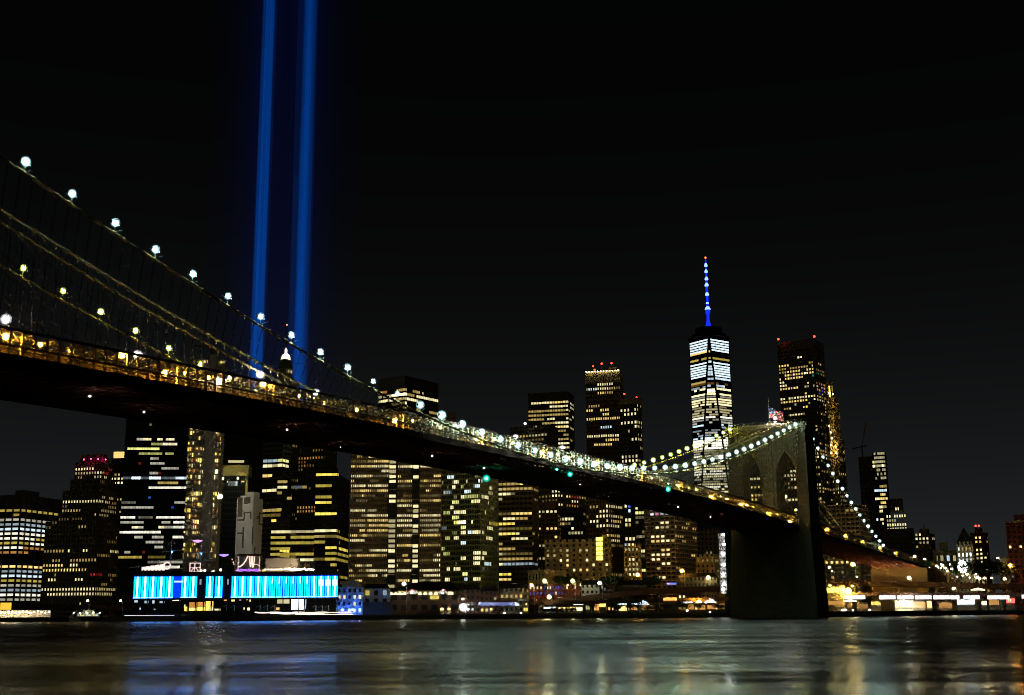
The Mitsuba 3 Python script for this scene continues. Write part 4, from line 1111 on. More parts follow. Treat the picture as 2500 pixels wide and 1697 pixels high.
H = b.zx(1475, 904); zc = b.zx(1475, 934)
b.grid(GZ, zc, fh=4.0, bw=2.15, wf=.55, hf=.55, dens=.14, p_full=.03, run=.72, tones='wwW', lv=(1, 2, 3), indiv=True, lit_lo=.5)
zz5 = zoomed(5.635, 1400, 860)
b.segs(zz5, [(225, 330, 530, 'c', 3), (345, 490, 522, 'W', 3), (495, 555, 515, 'w', 2), (350, 400, 578, 'w', 3), (450, 550, 568, 'w', 2), (345, 425, 470, 'W', 3), (475, 545, 457, 'W', 3), (230, 335, 740, 'w', 2), (385, 460, 785, 'w', 3), (415, 465, 888, 'w', 3), (390, 505, 1038, 'c', 3), (205, 610, 1180, 'W', 3), (460, 600, 1215, 'w', 3), (300, 510, 1268, 'w', 3)])
fn = Soup()
for k in range(27):
    a = b.L * (k + .5) / 27; fn.box(-.8, .4, a - .5, a + .5, zc, H)
fn.box(.4, b.R - 1, .4, b.L - .4, zc, H - 1)
b.part('crown_fins', fn, 'limestone')
for k in range(12):
    c = b.tf @ np.array([-1.9, b.L * (k + .5) / 12, H - .5, 1]); ball(f'{b.key}__fin_light', c[:3], .35, lamp_em((1, .82, .42), 36, .8))
b.solid(H, H + 4, x=(.3, .8), y=(.1, .35)); b.beacons([(1448, 894), (1452, 903), (1469, 888), (1493, 887)]); b.done()
b = Building('apartment_tower', 'slim black tower with scattered tall windows and red lights right of the crowned tower', 1514, 1556, 1568, 1040, 1060, 25, wall='dark_stone')
H = b.zx(1540, 972)
b.grid(GZ, H, fh=3.7, bw=3.3, wf=.5, hf=.62, dens=.18, run=.3, tones='WW', lv=(2, 3), indiv=True, lit_lo=.5, top=5)
b.segs(zz5, [(645, 705, 710, 'W', 3), (730, 795, 705, 'W', 3), (815, 865, 700, 'W', 3), (650, 680, 815, 'W', 3), (725, 745, 810, 'W', 3), (830, 875, 800, 'W', 3), (840, 890, 1020, 'W', 3), (840, 890, 1185, 'W', 3)])
cp = Soup(); cp.box(-.3, b.R + .2, -.3, b.L + .2, H - 4.6, H + .5); b.part('pale_parapet', cp, 'tan_brick'); b.beacons([(1524, 962), (1554, 971)]); b.done()

# --- the tallest tower: chamfered glass shaft with a blue lit mast
WT = thing('landmark_tower', 'tallest glass tower with bright white floors and a blue lit mast', 'tower')
Dw = 1872.0
c0 = at(1738, 1000, Dw); cx, cy = c0[:2]
toc = (CAM[:2] - c0[:2]); toc /= np.hypot(*toc)
lf = np.array([-toc[1], toc[0]])
hb, ZB, ZT = 30.4, 58.0, zt(1736, 824, Dw)
B4 = [np.r_[c0[:2] + toc * hb * i + lf * hb * j, ZB] for i, j in ((1, -1), (1, 1), (-1, 1), (-1, -1))]
T4 = [np.r_[c0[:2] + (toc * i + lf * j) * hb * 1.0, ZT] for i, j in ((1, 0), (0, 1), (-1, 0), (0, -1))]
hull = trimesh.convex.convex_hull(np.array(B4 + T4 + [np.r_[p[:2], GZ] for p in B4]))
put(f'{WT}__glass_shaft', mikit.ply(hull, 'glass_blue'), own=True)
fr = Soup()
for i in range(4):
    fr.bar(B4[i], T4[i], 1.0); fr.bar(B4[i], T4[(i - 1) % 4], 1.0); fr.bar(T4[i], T4[(i + 1) % 4], 1.2)
put(f'{WT}__corner_mullions', fr.ply('dark_metal'), kind='stuff', own=True)


def lerp(a, b, t): return a + (b - a) * t


FAC = {'C': (B4[0], B4[1], T4[0], T4[0]), 'L': (B4[1], B4[1], T4[0], T4[1]), 'R': (B4[0], B4[0], T4[3], T4[0])}
if np.dot(B4[1][:2] - c0[:2], lf) * np.dot(RT[:2], lf) > 0: FAC['L'], FAC['R'] = FAC['R'], FAC['L']
rowsW = {}
for y in (828.4, 835, 841.2, 847.6, 853.8): rowsW[y] = ('c', 1.5, 'LR', 4, 1.0, .56)
for y in (885, 892.3, 898.3, 904.3, 910.3, 916.4): rowsW[y] = ('c', 1.5, 'LR', 5, 1.0, .56)
for y, tone, lv, fs, p in ((857.5, 'w', 1.0, 'LC', .8), (874, 'y', .45, 'LCR', .8), (883, 'c', 1.2, 'C', 1), (895, 'c', 1.0, 'C', 1), (901, 'c', 1.0, 'C', 1), (908, 'c', .9, 'C', 1), (914, 'c', 1.0, 'C', 1), (923.5, 'c', 1.1, 'R', 1), (925, 'c', .7, 'C', 1), (931, 'w', .5, 'LR', .6), (936, 'o', .10, 'LCR', .9), (941.6, 'c', .8, 'CR', .7), (944, 'c', .35, 'L', .8), (949, 'W', 1.3, 'LR', .8), (952, 'W', 2.6, 'C', 1), (956, 'W', 2.6, 'C', 1)):
    rowsW.setdefault(y, (tone, lv, fs, 6, p, .74))
y = 962.0
while y < 1250:
    if y < 1032: t = ('nnW'[rng.integers(3)], [1.5, 1.0, .5, .25][rng.choice(4, p=[.35, .3, .2, .15])], 'LCR', 7, [.95, .85, .65][rng.choice(3)], .6)
    elif y < 1072: t = ('cccn'[rng.integers(4)], [.2, .4, 1.2][rng.choice(3, p=[.4, .4, .2])], 'LCR', 7, [.35, .55, .15][rng.choice(3)], .6)
    elif y < 1100: t = ('n', 2.0, 'LCR', 6, .95, .7)
    else: t = ('nW'[rng.integers(2)], [1.3, .8, .35][rng.choice(3, p=[.4, .35, .25])], 'LCR', 7, [.95, .8, .6][rng.choice(3)], .58)
    rowsW[y] = t; y += 6.3
for y, (tone, lv, fs, nb, p, hf) in rowsW.items():
    z = zt(1736, y, Dw - hb); dz = 4.1 * hf
    for f in fs:
        b0, b1, t1, t0 = FAC[f]
        # b0->b1 bottom edge, t0/t1 top edge above them
        q0, q1 = (z - dz / 2 - ZB) / (ZT - ZB), (z + dz / 2 - ZB) / (ZT - ZB)
        if q1 >= .995 or q0 < 0: continue
        if f == 'C': E = lambda q: (lerp(b0, t0, q), lerp(b1, t1, q))
        else: E = lambda q: (lerp(b0, t0, q), lerp(b0, t1, q))
        a0, a1 = E(q0); e0, e1 = E(q1)
        wd = np.linalg.norm(a1 - a0)
        if wd < 2.5: continue
        nrm = np.cross(a1 - a0, e0 - a0); nrm /= np.linalg.norm(nrm)
        if nrm[:2] @ toc < 0: nrm = -nrm
        n = max(1, int(round(wd / (60 / nb / 1.6))))
        k = 0
        while k < n:
            if rng.random() < p:
                m = 1
                while k + m < n and rng.random() < .55 and p < .95: m += 1
                f0, f1 = (k + .05) / n, (k + m - .05) / n
                f0, f1 = lerp(1.4 / wd, 1 - 1.4 / wd, f0), lerp(1.4 / wd, 1 - 1.4 / wd, f1)
                c = [lerp(a0, a1, f0), lerp(e0, e1, f0), lerp(a0, a1, f1), lerp(e0, e1, f1)]
                so = Soup(); so.hexa([v + nrm * o for v in (c[0], c[1], c[2], c[3]) for o in (.05, .35)])
                put(f'{WT}__lit_window', so.ply('unlit_glass'), emitter=glow(tone, float(lv * rng.uniform(.8, 1.2))))
                k += m
            else: k += 1
so = Soup()
rot = math.atan2(toc[1], toc[0])
zr = zt(1736, 803, Dw)
so.lathe([(26, ZT - 2), (26, ZT + 3), (20.5, ZT + 3), (20.5, zr)], (cx, cy, 0), 24)
put(f'{WT}__roof_drum', so.ply('dark_metal'), own=True)
so = Soup(); zm = zt(1722, 633, Dw); zq = zt(1729, 770, Dw)
for k in range(4):
    a = rot + .5 + k * math.pi / 2; so.bar((cx + 5.5 * math.cos(a), cy + 5.5 * math.sin(a), zr - 3), (cx, cy, zq), 1.1)
so.lathe([(2.4, zr - 3), (2.0, zq), (3.6, zq + 4), (3.6, zq + 10), (2.0, zq + 13), (1.7, (zq + zm) / 2), (1.1, zm - 4), (.7, zm)], (cx, cy, 0), 10)
put(f'{WT}__mast', so.ply('white_wall'), emitter={'type': 'area', 'radiance': rgb(.005, .03, 1.1), 'sampling_weight': 0.0}, own=True)
for y, r in ((754, 4.4), (740, 2.4), (719, 3.2), (696, 3.2), (681, 2.8), (663, 2.6), (648, 2.6)):
    so = Soup(); z = zt(1724, y, Dw); so.lathe([(r * .5, z - 2.6), (r, z - 1.2), (r * .9, z + .5), (r * .35, z + 4.2)], (cx, cy, 0), 10)
    put(f'{WT}__mast_light', so.ply('white_wall'), emitter={'type': 'area', 'radiance': rgb(.55, .9, 3.2), 'sampling_weight': 0.0})
ball(f'{WT}__red_beacon', (cx, cy, zm + 2.5), 1.5, {'type': 'area', 'radiance': rgb(5, .6, .15), 'sampling_weight': 0.0})
for x, y in ((1714, 788), (1710, 801), (1741, 800)):
    m = Soup(); p = at(x, y, Dw - 8); m.bar(p, p - [0, 0, 14], .6); put(f'{WT}__antenna', m.ply('white_wall'))

# --- rippled steel residential tower
b = Building('apartment_tower', 'tall rippled steel apartment tower with scattered square lit windows behind the bridge tower', 1898, 1985, 2011, 850, 1190, 22, wall='steel_skin', glass='glass_black')
H = b.zx(1960, 828)
b.grid(GZ, H, fh=3.25, bw=2.9, wf=.62, hf=.56, rec=.3, dens=.38, p_full=0, run=.42, tones='wwwW', lv=(2, 3, 3), indiv=True, lit_lo=.40, lit_hi=.95, top=9)
b.segs(zoomed(4.643, 1860, 800), [(195, 280, 457, 'w', 3), (205, 280, 487, 'y', 2), (205, 280, 520, 'w', 2), (205, 290, 652, 'W', 3), (475, 510, 512, 'W', 4), (410, 460, 350, 'W', 3), (600, 665, 535, 'G', 2), (665, 705, 740, 'b', 3), (600, 760, 1420, 'w', 3), (600, 770, 1455, 'w', 3), (600, 775, 1490, 'W', 3), (610, 700, 832, 'W', 3), (305, 360, 1400, 'w', 2)])
rp = Soup()
nL = b.g['cols']['L'][0]; nR = b.g['cols']['R'][0]
for f, n, ln in (('L', nL, b.L), ('R', nR, b.R)):
    for q in range(0, n + 1, 2):
        c = ln * q / n
        for k in range(0, b.g['nf'], 2):
            dpt = .5 + 1.3 * max(0, math.sin(q * 1.9 + k * .11 + 2 * math.sin(q * .7)))
            b.face_box(rp, f, max(.01, c - .42), min(ln - .01, c + .42), GZ + k * b.g['fh'], GZ + (k + 2) * b.g['fh'], -dpt, -.13)
b.part('rippled_bays', rp, 'steel_skin', kind='stuff'); b.beacons([(1900, 828), (1988, 821.5)], 1.1); b.done()
# floodlit gothic tower to its right
b = Building('gothic_tower', 'slim tan tower with golden floodlit corner and lit lantern right of the rippled tower', 2013, 2040, 2058, 1040, 1290, 35, wall='tan_brick', glass='glass_bronze')
zl = b.zx(2034, 966)
b.grid(GZ, b.zx(2040, 1072), fh=3.8, bw=2.9, wf=.45, hf=.55, dens=.10, tones='W', lv=(2, 3), pier=.4, lit_lo=.3); flush(b)
b.frame(2016, 2036, 2050, 1010, 1298)
b.grid(b.zx(2040, 1075), zl, fh=3.8, bw=2.8, wf=.42, hf=.55, dens=.06, tones='w', lv=(2,), pier=.4); flush(b)
b.frame(2019, 2030, 2034, 950, 1302)
zl2 = b.zx(2026, 932)
pl = Soup(); pl.box(0, b.R, 0, b.L, zl - .4, zl + 1.5); pl.box(0, b.R, 0, b.L, zl2 - 4, zl2)
for x in (0, 1):
    for y in (0, 1): pl.box(b.R * x * .75, b.R * (.25 + x * .75), b.L * y * .68, b.L * (.32 + y * .68), zl + 1.5, zl2 - 4)
b.part('lantern', pl, 'limestone'); e = Soup(); e.box(b.R * .3, b.R * .7, b.L * .36, b.L * .64, zl + 1.6, zl2 - 4.2); b.part('lantern_core', e, 'unlit_glass', glow('y', 6.0, .5))
for x, y, k in ((2017, 1000, 42), (2021, 1022, 95), (2025, 1040, 110), (2028, 1056, 120), (2031, 1070, 120), (2024, 960, 70), (2034, 962, 90), (2029, 1086, 120), (2040, 1090, 120), (2030, 1106, 120), (2042, 1106, 120)):
    ball(f'{b.key}__floodlight', at(x, y, 1283), .55, lamp_em((1, .74, .2), float(k), .35))
b.done()

# --- right of the bridge
b = Building('unfinished_tower', 'dim brown tower under construction with a crane at the right', 2101, 2136, 2140, 1200, 1250, 10, wall='brick_brown')
H = b.zx(2118, 1114)
b.grid(GZ, H, fh=4.0, bw=3.2, wf=.6, hf=.5, dens=.03, p_full=0, tones='wo', lv=(1, 2), top=6)
cr = Soup(); cr.bar((4, b.L * .75, H), (4, b.L * .75, H + 12), 1.1); cr.bar((4, b.L * .75 - 5, H + 11), (4, b.L * .75 + 9, H + 9), 1.0); cr.bar((4, b.L * .75, H + 11), (4, b.L * .35, H + 34), .6)
b.part('tower_crane', cr, 'paint_red'); b.done()
b = Building('glass_tower', 'dark glittering glass tower with a bright band near its top', 2135, 2166, 2170, 1200, 1180, 10, wall='dark_metal', glass='glass_blue')
H = b.zx(2150, 1104)
b.grid(GZ, H, fh=3.8, bw=1.7, wf=.9, hf=.6, rec=.1, dens=.03, p_full=0, tones='Wc', lv=(1, 2), lit_lo=.4, indiv=True)
zz = zoomed(5.636, 2080, 1080)
b.segs(zz, [(300, 475, 318, 'W', 4), (300, 475, 302, 'W', 3), (385, 465, 595, 'w', 2), (330, 362, 658, 'c', 3), (390, 430, 655, 'w', 3), (390, 495, 690, 'c', 3), (395, 440, 750, 'w', 3), (395, 490, 782, 'w', 3), (340, 370, 815, 'W', 3), (400, 445, 818, 'w', 3), (385, 468, 878, 'w', 2), (385, 410, 920, 'W', 3), (385, 410, 945, 'W', 3), (390, 420, 1080, 'W', 3), (390, 420, 1100, 'W', 3), (305, 340, 1082, 'c', 3)])
for k in range(60):
    x, y = rng.uniform(2136, 2165), 1104 + 70 * rng.random() ** 1.6
    h = b.hit(x, y)
    if h: b.window(h[0], int((h[2] - b.g['z0']) // b.g['fh']), int(h[1] // b.g['cols'][h[0]][1]), 'W', 2)
b.done()
b = Building('office_tower', 'black ribbed tower with three white floors right of the glittering tower', 2163, 2212, 2216, 1260, 1120, 10, wall='dark_stone')
b.grid(GZ, b.zx(2190, 1246), fh=3.7, bw=2.0, wf=.55, hf=.6, dens=.02, p_full=0, tones='W', lv=(2,), indiv=True)
b.segs(zz, [(470, 535, 1018, 'W', 3), (605, 735, 1013, 'W', 3), (475, 590, 1096, 'W', 2), (480, 745, 1135, 'W', 3), (490, 750, 1212, 'W', 3), (640, 675, 1333, 'W', 3), (710, 765, 1330, 'W', 3), (665, 710, 1370, 'W', 3)]); flush(b)
b.frame(2172, 2201, 2204, 1230, 1125); b.grid(b.zx(2190, 1250), b.zx(2190, 1217), fh=3.7, bw=2.0, wf=.5, hf=.6, dens=0, p_full=0); b.segs(zz, [(590, 650, 920, 'W', 3)]); flush(b)
b.frame(2150, 2228, 2232, 1310, 1100); b.grid(GZ, b.zx(2190, 1290), fh=3.7, bw=2.0, wf=.5, hf=.6, dens=.02, p_full=0, tones='W', lv=(2,)); b.done()
b = Building('apartment_block', 'low curved block with pale floor lines behind the side span', 2020, 2098, 2122, 1270, 900, 14, wall='brick_brown')
H = b.zx(2080, 1231)
b.grid(GZ, H, fh=3.0, bw=3.4, wf=.7, hf=.6, dens=.07, p_full=0, tones='w', lv=(2, 3), indiv=True)
fl = Soup()
for k in range(b.g['nf']):
    z = GZ + (k + 1) * b.g['fh'] - .3
    for f in 'LR': b.face_box(fl, f, -.2, (b.L if f == 'L' else b.R), z, z + .3, -.8, -.12)
b.part('floor_edges', fl, 'white_wall', kind='stuff'); b.done()
b = Building('office_tower', 'brown residential tower with a dark domed roof and warm windows', 2233, 2268, 2282, 1310, 1080, 24, wall='brick_brown')
H = b.zx(2260, 1302)
b.grid(GZ, H, fh=3.3, bw=2.8, wf=.55, hf=.55, dens=.16, run=.4, tones='wW', lv=(2, 3), indiv=True, lit_lo=.2)
b.solid(H, b.zx(2260, 1290), inset=3); b.solid(b.zx(2260, 1290), b.zx(2260, 1276), inset=6); b.done()
b = Building('courthouse', 'pale classical block with tall bright windows left of the spired tower', 2280, 2292, 2338, 1365, 1000, 62, wall='limestone', glass='glass_bronze')
H = b.zx(2292, 1343)
b.grid(GZ, H, fh=7.4, bw=4.4, wf=.5, hf=.62, dens=.05, p_full=0, tones='W', lv=(2,), indiv=True, pier=.4, top=4)
b.segs(zoomed(6.068, 2220, 1260), [(450, 470, 600, 'c', 3), (500, 640, 600, 'c', 3), (670, 690, 610, 'W', 2), (570, 625, 715, 'c', 3), (450, 480, 665, 'W', 2)])
b.solid(H, H + 6, x=(.3, .6), y=(.2, .8)); b.done()
b = Building('spired_tower', 'stone tower with a steep dark spire and dazzling white lower floors', 2337, 2374, 2378, 1350, 960, 12, wall='limestone', glass='glass_bronze')
H = b.zx(2355, 1322)
b.grid(GZ, H, fh=4.2, bw=2.6, wf=.45, hf=.6, dens=.06, p_full=0, tones='W', lv=(2,), indiv=True, pier=.4)
b.segs(zoomed(6.068, 2220, 1260), [(760, 910, 478, 'c', 3), (790, 880, 525, 'w', 2), (730, 920, 570, 'c', 3), (735, 925, 605, 'c', 4), (735, 925, 625, 'c', 4), (745, 930, 665, 'c', 3)])
so = Soup(); so.mesh([[0, 0, H], [b.R, 0, H], [b.R, b.L, H], [0, b.L, H], [b.R / 2, b.L / 2, b.zx(2350, 1287)]], [[0, 1, 4], [1, 2, 4], [2, 3, 4], [3, 0, 4], [0, 2, 1], [0, 3, 2]])
so.box(-.4, b.R + .3, -.4, b.L + .4, H - 1.5, H - .01); b.part('spire', so, 'roof_dark')
c = at(2350, 1384, 940); ball(f'{b.key}__entrance_light', c, 3.4, lamp_em((.95, 1, .95), 5.0, 1.0), sz=1.3); b.done()
b = Building('apartment_tower', 'reddish apartment tower with bright middle windows and red roof lights at the right', 2370, 2408, 2414, 1330, 1040, 16, wall='brick_red')
H = b.zx(2392, 1300)
b.grid(GZ, H, fh=3.1, bw=2.7, wf=.55, hf=.55, dens=.16, run=.4, tones='wW', lv=(2, 3), indiv=True, lit_lo=.2)
b.segs(zoomed(6.068, 2220, 1260), [(1015, 1070, 342, 'w', 3), (1015, 1060, 385, 'w', 3), (1030, 1085, 490, 'W', 3), (1030, 1085, 515, 'W', 3), (1030, 1090, 560, 'W', 3), (1080, 1125, 655, 'W', 3), (1080, 1125, 685, 'W', 3)])
b.solid(H, b.zx(2392, 1288), x=(.2, .8), y=(.3, .7)); b.beacons([(2382, 1284), (2390, 1284)], .8); b.done()
b = Building('apartment_tower', 'dark red brick tower cut by the right edge of the view', 2461, 2540, 2560, 1350, 900, 12, wall='brick_red')
H = b.zx(2490, 1271)
b.grid(GZ, H, fh=3.3, bw=3.6, wf=.45, hf=.5, dens=.12, run=.3, tones='wWc', lv=(1, 2, 3), indiv=True, lit_lo=.2, p_full=0)
b.solid(H, b.zx(2490, 1255), y=(.2, .75), x=(.1, .8))
tp = Soup(); tp.box(-.5, b.R, -.3, b.L + .5, H - 1, H + .3); b.part('cornice', tp, 'limestone'); b.done()
b = Building('low_building', 'low dim block left of the red brick tower', 2440, 2470, 2474, 1380, 940, 10, wall='brick_brown')
b.grid(GZ, b.zx(2455, 1358), fh=3.6, bw=3.4, wf=.4, hf=.5, dens=0, p_full=0); b.done()
# seen through the arches and under the side span
b = Building('apartment_tower', 'dark tower with a few bright windows seen through the left tower arch', 1812, 1864, 1870, 1150, 1000, 10, wall='dark_stone')
b.grid(GZ, b.zx(1845, 1126), fh=3.3, bw=2.7, wf=.6, hf=.55, dens=.12, run=.4, tones='wW', lv=(2, 3), indiv=True)
b.segs(zoomed(5.636, 1740, 960), [(520, 580, 970, 'w', 3), (525, 630, 1175, 'W', 3), (535, 635, 1300, 'w', 3), (520, 590, 1448, 'w', 3)]); b.done()
b = Building('apartment_tower', 'brown tower with scattered lights seen through the right tower arch', 1888, 1952, 1956, 1150, 1020, 10, wall='brick_brown')
b.grid(GZ, b.zx(1920, 1118), fh=3.3, bw=2.7, wf=.6, hf=.55, dens=.14, run=.4, tones='wW', lv=(1, 2, 3), indiv=True)
b.segs(zoomed(5.636, 1740, 960), [(1095, 1160, 1075, 'W', 3), (1060, 1095, 1290, 'w', 2), (1150, 1190, 1455, 'W', 3)]); b.done()
b = Building('low_building', 'dark block with a column of small lights under the side span', 2012, 2100, 2106, 1370, 860, 6, wall='dark_stone')
b.grid(GZ, b.zx(2060, 1345), fh=3.2, bw=3.2, wf=.5, hf=.5, dens=.13, run=.3, tones='wWc', lv=(2, 3), indiv=True); b.done()

# ------------------------------------------------------------------ the pier pavilion with blue light bays
PV = Building('pier_pavilion', 'long pier pavilion with glowing blue light bays on its upper floors', 322, 826, 830, 1435, 672, 2, depth=60, wall='dark_metal', glass='glass_black')
DP = 672


def pz(y): return zt(575, y, DP)


zb, zt_, zg = pz(1459), pz(1405.5), pz(1493)
PV.solid(zb - .3, zt_ + .5, inset=.5); PV.solid(zt_ + .5, zt_ + 2.2, inset=.2); PV.solid(zb - 1.0, zb - .3, inset=.1)
PV.glass.box(1.2, PV.R - 1, 1.0, PV.L - 1, GZ, zb - 1)
for a in np.arange(0, PV.L + .1, PV.L / 26): PV.wall.box(.0, .6, max(0, a - .25), min(PV.L, a + .25), GZ, zb - 1)


def pa(x, y=1430):
    h = PV.hit(x, y)
    return h[1] if h else None


panels = []
e1 = [325.5, 344.5, 363.5, 382.5, 403.5, 423.5]
panels += list(zip(e1[:-1], e1[1:])) + [(441.5, 461), (461, 481.5), (502, 521.5), (524, 544)]
xs = 564 + np.arange(16) * 16.2
panels += [(564, 582), (582, 601.5), (601.5, 621), (621, 639)] + [(639 + 17.0 * k, 639 + 17.0 * (k + 1)) for k in range(11)]
for n, (x0, x1) in enumerate(panels):
    a1, a0 = pa(x0), pa(min(x1, 825))
    if a0 is None or a1 is None: continue
    a0, a1 = a0 + .14, a1 - .14
    w = a1 - a0
    v = .8 + .4 * rng.random()
    s_ = Soup(); s_.box(.1, .3, a0, a1, zb, zt_ - .2)
    deep = 14 <= n <= 19
    pk = PV.part('light_bay', s_, 'unlit_glass', {'type': 'area', 'radiance': rgb(.0, (.10 if deep else .30) * v, 6.5 * v), 'sampling_weight': 0.0})
    for nm, f0, f1, z0, z1, c in (('side_tube', .04, .22, zb + .4, zt_ - .3, (.0, 1.25, 2.6)), ('side_tube', .76, .92, zb + .4, zt_ - .3, (.0, 1.0, 2.4)), ('centre_tube', .36, .60, zb + .3, zt_ - .25, (.60, 1.7, 2.4) if not deep else (.0, .6, 1.8)),
                                  ('centre_tube', .42, .56, (zb + zt_) / 2 + (1.5 if deep else -3.5), zt_ - .3, (.9, 1.15, 1.2)), ('sill_tube', .02, .98, zb + .02, zb + .55, (.3, 1.4, 2.4))):
        d = Soup(); o = -.05 if nm != 'centre_tube' or f0 < .4 else -.12
        if nm == 'sill_tube': o = -.16
        d.box(o, .12, a0 + w * f0, a0 + w * f1, z0, z1)
        put(f'{pk}__{nm}', d.ply('unlit_glass', tf=PV.tf), emitter={'type': 'area', 'radiance': rgb(*(1.9 * v * np.array(c))), 'sampling_weight': 0.0})
    if n in (21, 22, 23):
        d = Soup(); d.box(-.2, -.08, a0 + w * .1, a0 + w * .9, (zb + zt_) / 2 + .3, zt_ - 2.2)
        put(f'{pk}__bright_window', d.ply('unlit_glass', tf=PV.tf), emitter=glow('c', 1.5))
    if n % 2 == 0:
        d = Soup(); d.box(-.22, .05, a0 - .3, a0 - .14, zb, zt_); PV.part('mullion', d, 'dark_metal')
a1, a0 = pa(424), pa(441)
s_ = Soup(); s_.box(.1, .3, a0, a1, zb, zt_ - .2); PV.part('dim_light_bay', s_, 'unlit_glass', {'type': 'area', 'radiance': rgb(0, .05, 1.6), 'sampling_weight': 0.0})
for y0, y1 in ((1417, 1421),):
    s_ = Soup(); s_.box(-.1, .1, pa(447), pa(424.5), pz(y1), pz(y0)); PV.part('white_bar_light', s_, 'unlit_glass', glow('c', 1.0))
for x0, x1 in ((487, 491), (554, 558)):
    s_ = Soup(); s_.box(.3, .48, pa(x1), pa(x0), pz(1427), pz(1413)); PV.part('small_window', s_, 'unlit_glass', glow('c', .35))
# ground floor: amber shop windows, white entrance
for x0, x1, y0, y1, tone, lv in ((450, 458.5, 1480, 1491, 'y', 1.4), (461.5, 479, 1469, 1482, 'o', .55), (461.5, 479, 1483, 1490.5, 'w', 1.6), (482, 499.5, 1469, 1480, 'o', .7), (482, 499.5, 1481, 1490.5, 'y', 1.5), (502, 512, 1467, 1490.5, 'y', 1.3), (513, 520, 1467, 1479, 'w', 1.2), (513, 520, 1480, 1490.5, 'W', 1.2), (420, 439, 1459.8, 1466, 'W', 2.0), (327, 335, 1463.5, 1469, 'c', .8), (352, 361, 1465.5, 1471, 'c', .6), (371, 376, 1464, 1472, 'c', .8), (389, 400, 1466, 1471, 'c', .5), (676, 689.5, 1460, 1474, 'W', .55), (692, 706, 1460, 1474, 'W', .7), (710, 741, 1459.8, 1489.5, 'c', 3.0), (745, 748, 1462, 1488, 'c', .9), (594, 597, 1483, 1489, 'W', 1.4), (604, 610, 1484, 1490, 'W', 2.0), (546, 556, 1463.5, 1467, 'o', .8), (564, 573, 1462.5, 1468, 'w', 1.4), (583, 588, 1463, 1466, 'p', .8), (601, 604, 1463, 1465, 'W', 1.2), (608, 613, 1463, 1469, 'w', 1.2), (524, 538, 1486, 1490, 'W', 1.2), (674, 682, 1484, 1490, 'o', 1.3), (341, 343, 1482, 1487, 'c', 1.2), (376, 380, 1485, 1488, 'c', 1.0), (449, 452, 1475, 1483, 'W', .8)):
    a1, a0 = pa(x0, 1475), pa(x1, 1475)
    s_ = Soup(); s_.box(.62, .95, a0, a1, pz(y1), pz(y0)); s_.box(-.02, .0, a0, a0 + .01, pz(y1), pz(y0))
    s_ = Soup(); s_.box(.62, 1.15, a0, a1, pz(y1), pz(y0))
    PV.part('shop_window', s_, 'unlit_glass', glow(tone, float(lv), .3 if lv > 1.9 else 0.0))
PV.done()
# roof objects on the pavilion


def at_roof(x, dz=0.0, back=0.0):
    a = pa(x)
    p = PV.tf @ np.array([back, a, zt_ + 2.2 + dz, 1])
    return p[:3]


RU, RV = PV.tf[:3, 1], PV.tf[:3, 0]
key = thing('roof_sign', 'row of pale lit strokes and a ring at the left of the pavilion roof', 'sign')
s_, e_ = Soup(), Soup()
for k, x in enumerate(np.linspace(344, 397, 19)):
    p = at_roof(x, 0, 2)
    s_.bar(p, p + [0, 0, 1.0], .2)
    e_.bar(p + [0, 0, .8 + .5 * (k % 3 == 1)], p + [0, 0, 2.6 + .09 * k - .5 * (k % 4 == 2)], .62)
p = at_roof(404, 3.3, 2)
ang = np.linspace(0, 2 * np.pi, 17)
e_.tube([p + RU * 1.7 * math.cos(t) + np.array([0, 0, 1.7 * math.sin(t)]) for t in ang], .4, 6)
s_.bar(at_roof(342, .9, 2), at_roof(408, .9, 2), .25)
put(key, s_.ply('dark_metal'), own=True); put(f'{key}__lit_letters', e_.ply('unlit_glass'), emitter={'type': 'area', 'radiance': rgb(1.3, .95, .85), 'sampling_weight': .2})
key = thing('roof_sign', 'square pink lit frame with four panes on the pavilion roof', 'sign')
s_, e_ = Soup(), Soup()
for x in (459.5, 471, 485):
    e_.bar(at_roof(x, 0, 3), at_roof(x, 4.6, 3), .35)
for z in (.1, 2.3, 4.6): e_.bar(at_roof(459, z, 3), at_roof(485.5, z, 3), .35)
e_.bar(at_roof(463, .3, 3), at_roof(469, 2.2, 3), .4); e_.bar(at_roof(474, 2.2, 3), at_roof(481, .3, 3), .4)
s_.bar(at_roof(459, -.3, 3.4), at_roof(486, -.3, 3.4), .4)
put(key, s_.ply('dark_metal'), own=True); put(f'{key}__lit_frame', e_.ply('unlit_glass'), emitter={'type': 'area', 'radiance': rgb(1.2, .8, .75), 'sampling_weight': .2})
# stage with swagged strings of bulbs
key = thing('roof_stage', 'stage frame with violet light and swags of glowing bulbs on the pavilion roof', 'stage')
s_, e_, v_ = Soup(), Soup(), Soup()
for x in (574, 632):
    for bk in (3, 12): s_.bar(at_roof(x, -.5, bk), at_roof(x, 8.6, bk), .3)
for bk in (3, 12): s_.bar(at_roof(574, 8.6, bk), at_roof(632, 8.6, bk), .45)
for x in (574, 632): s_.bar(at_roof(x, 8.6, 3), at_roof(x, 8.6, 12), .3)
roof_ = [at_roof(574, 8.8, 2.5), at_roof(632, 8.8, 2.5), at_roof(574, 9.6, 13), at_roof(632, 9.6, 13)]
s_.hexa([q + np.array([0, 0, o]) for q in (roof_[0], roof_[2], roof_[1], roof_[3]) for o in (0, .2)])


def swag(x0, z0, x1, z1, sag, r=.2):
    P = [(x0 + (x1 - x0) * t, z0 + (z1 - z0) * t - sag * 4 * t * (1 - t)) for t in np.linspace(0, 1, 12)]
    e_.tube([at_roof(x, z, 2.2) for x, z in P], r, 5)


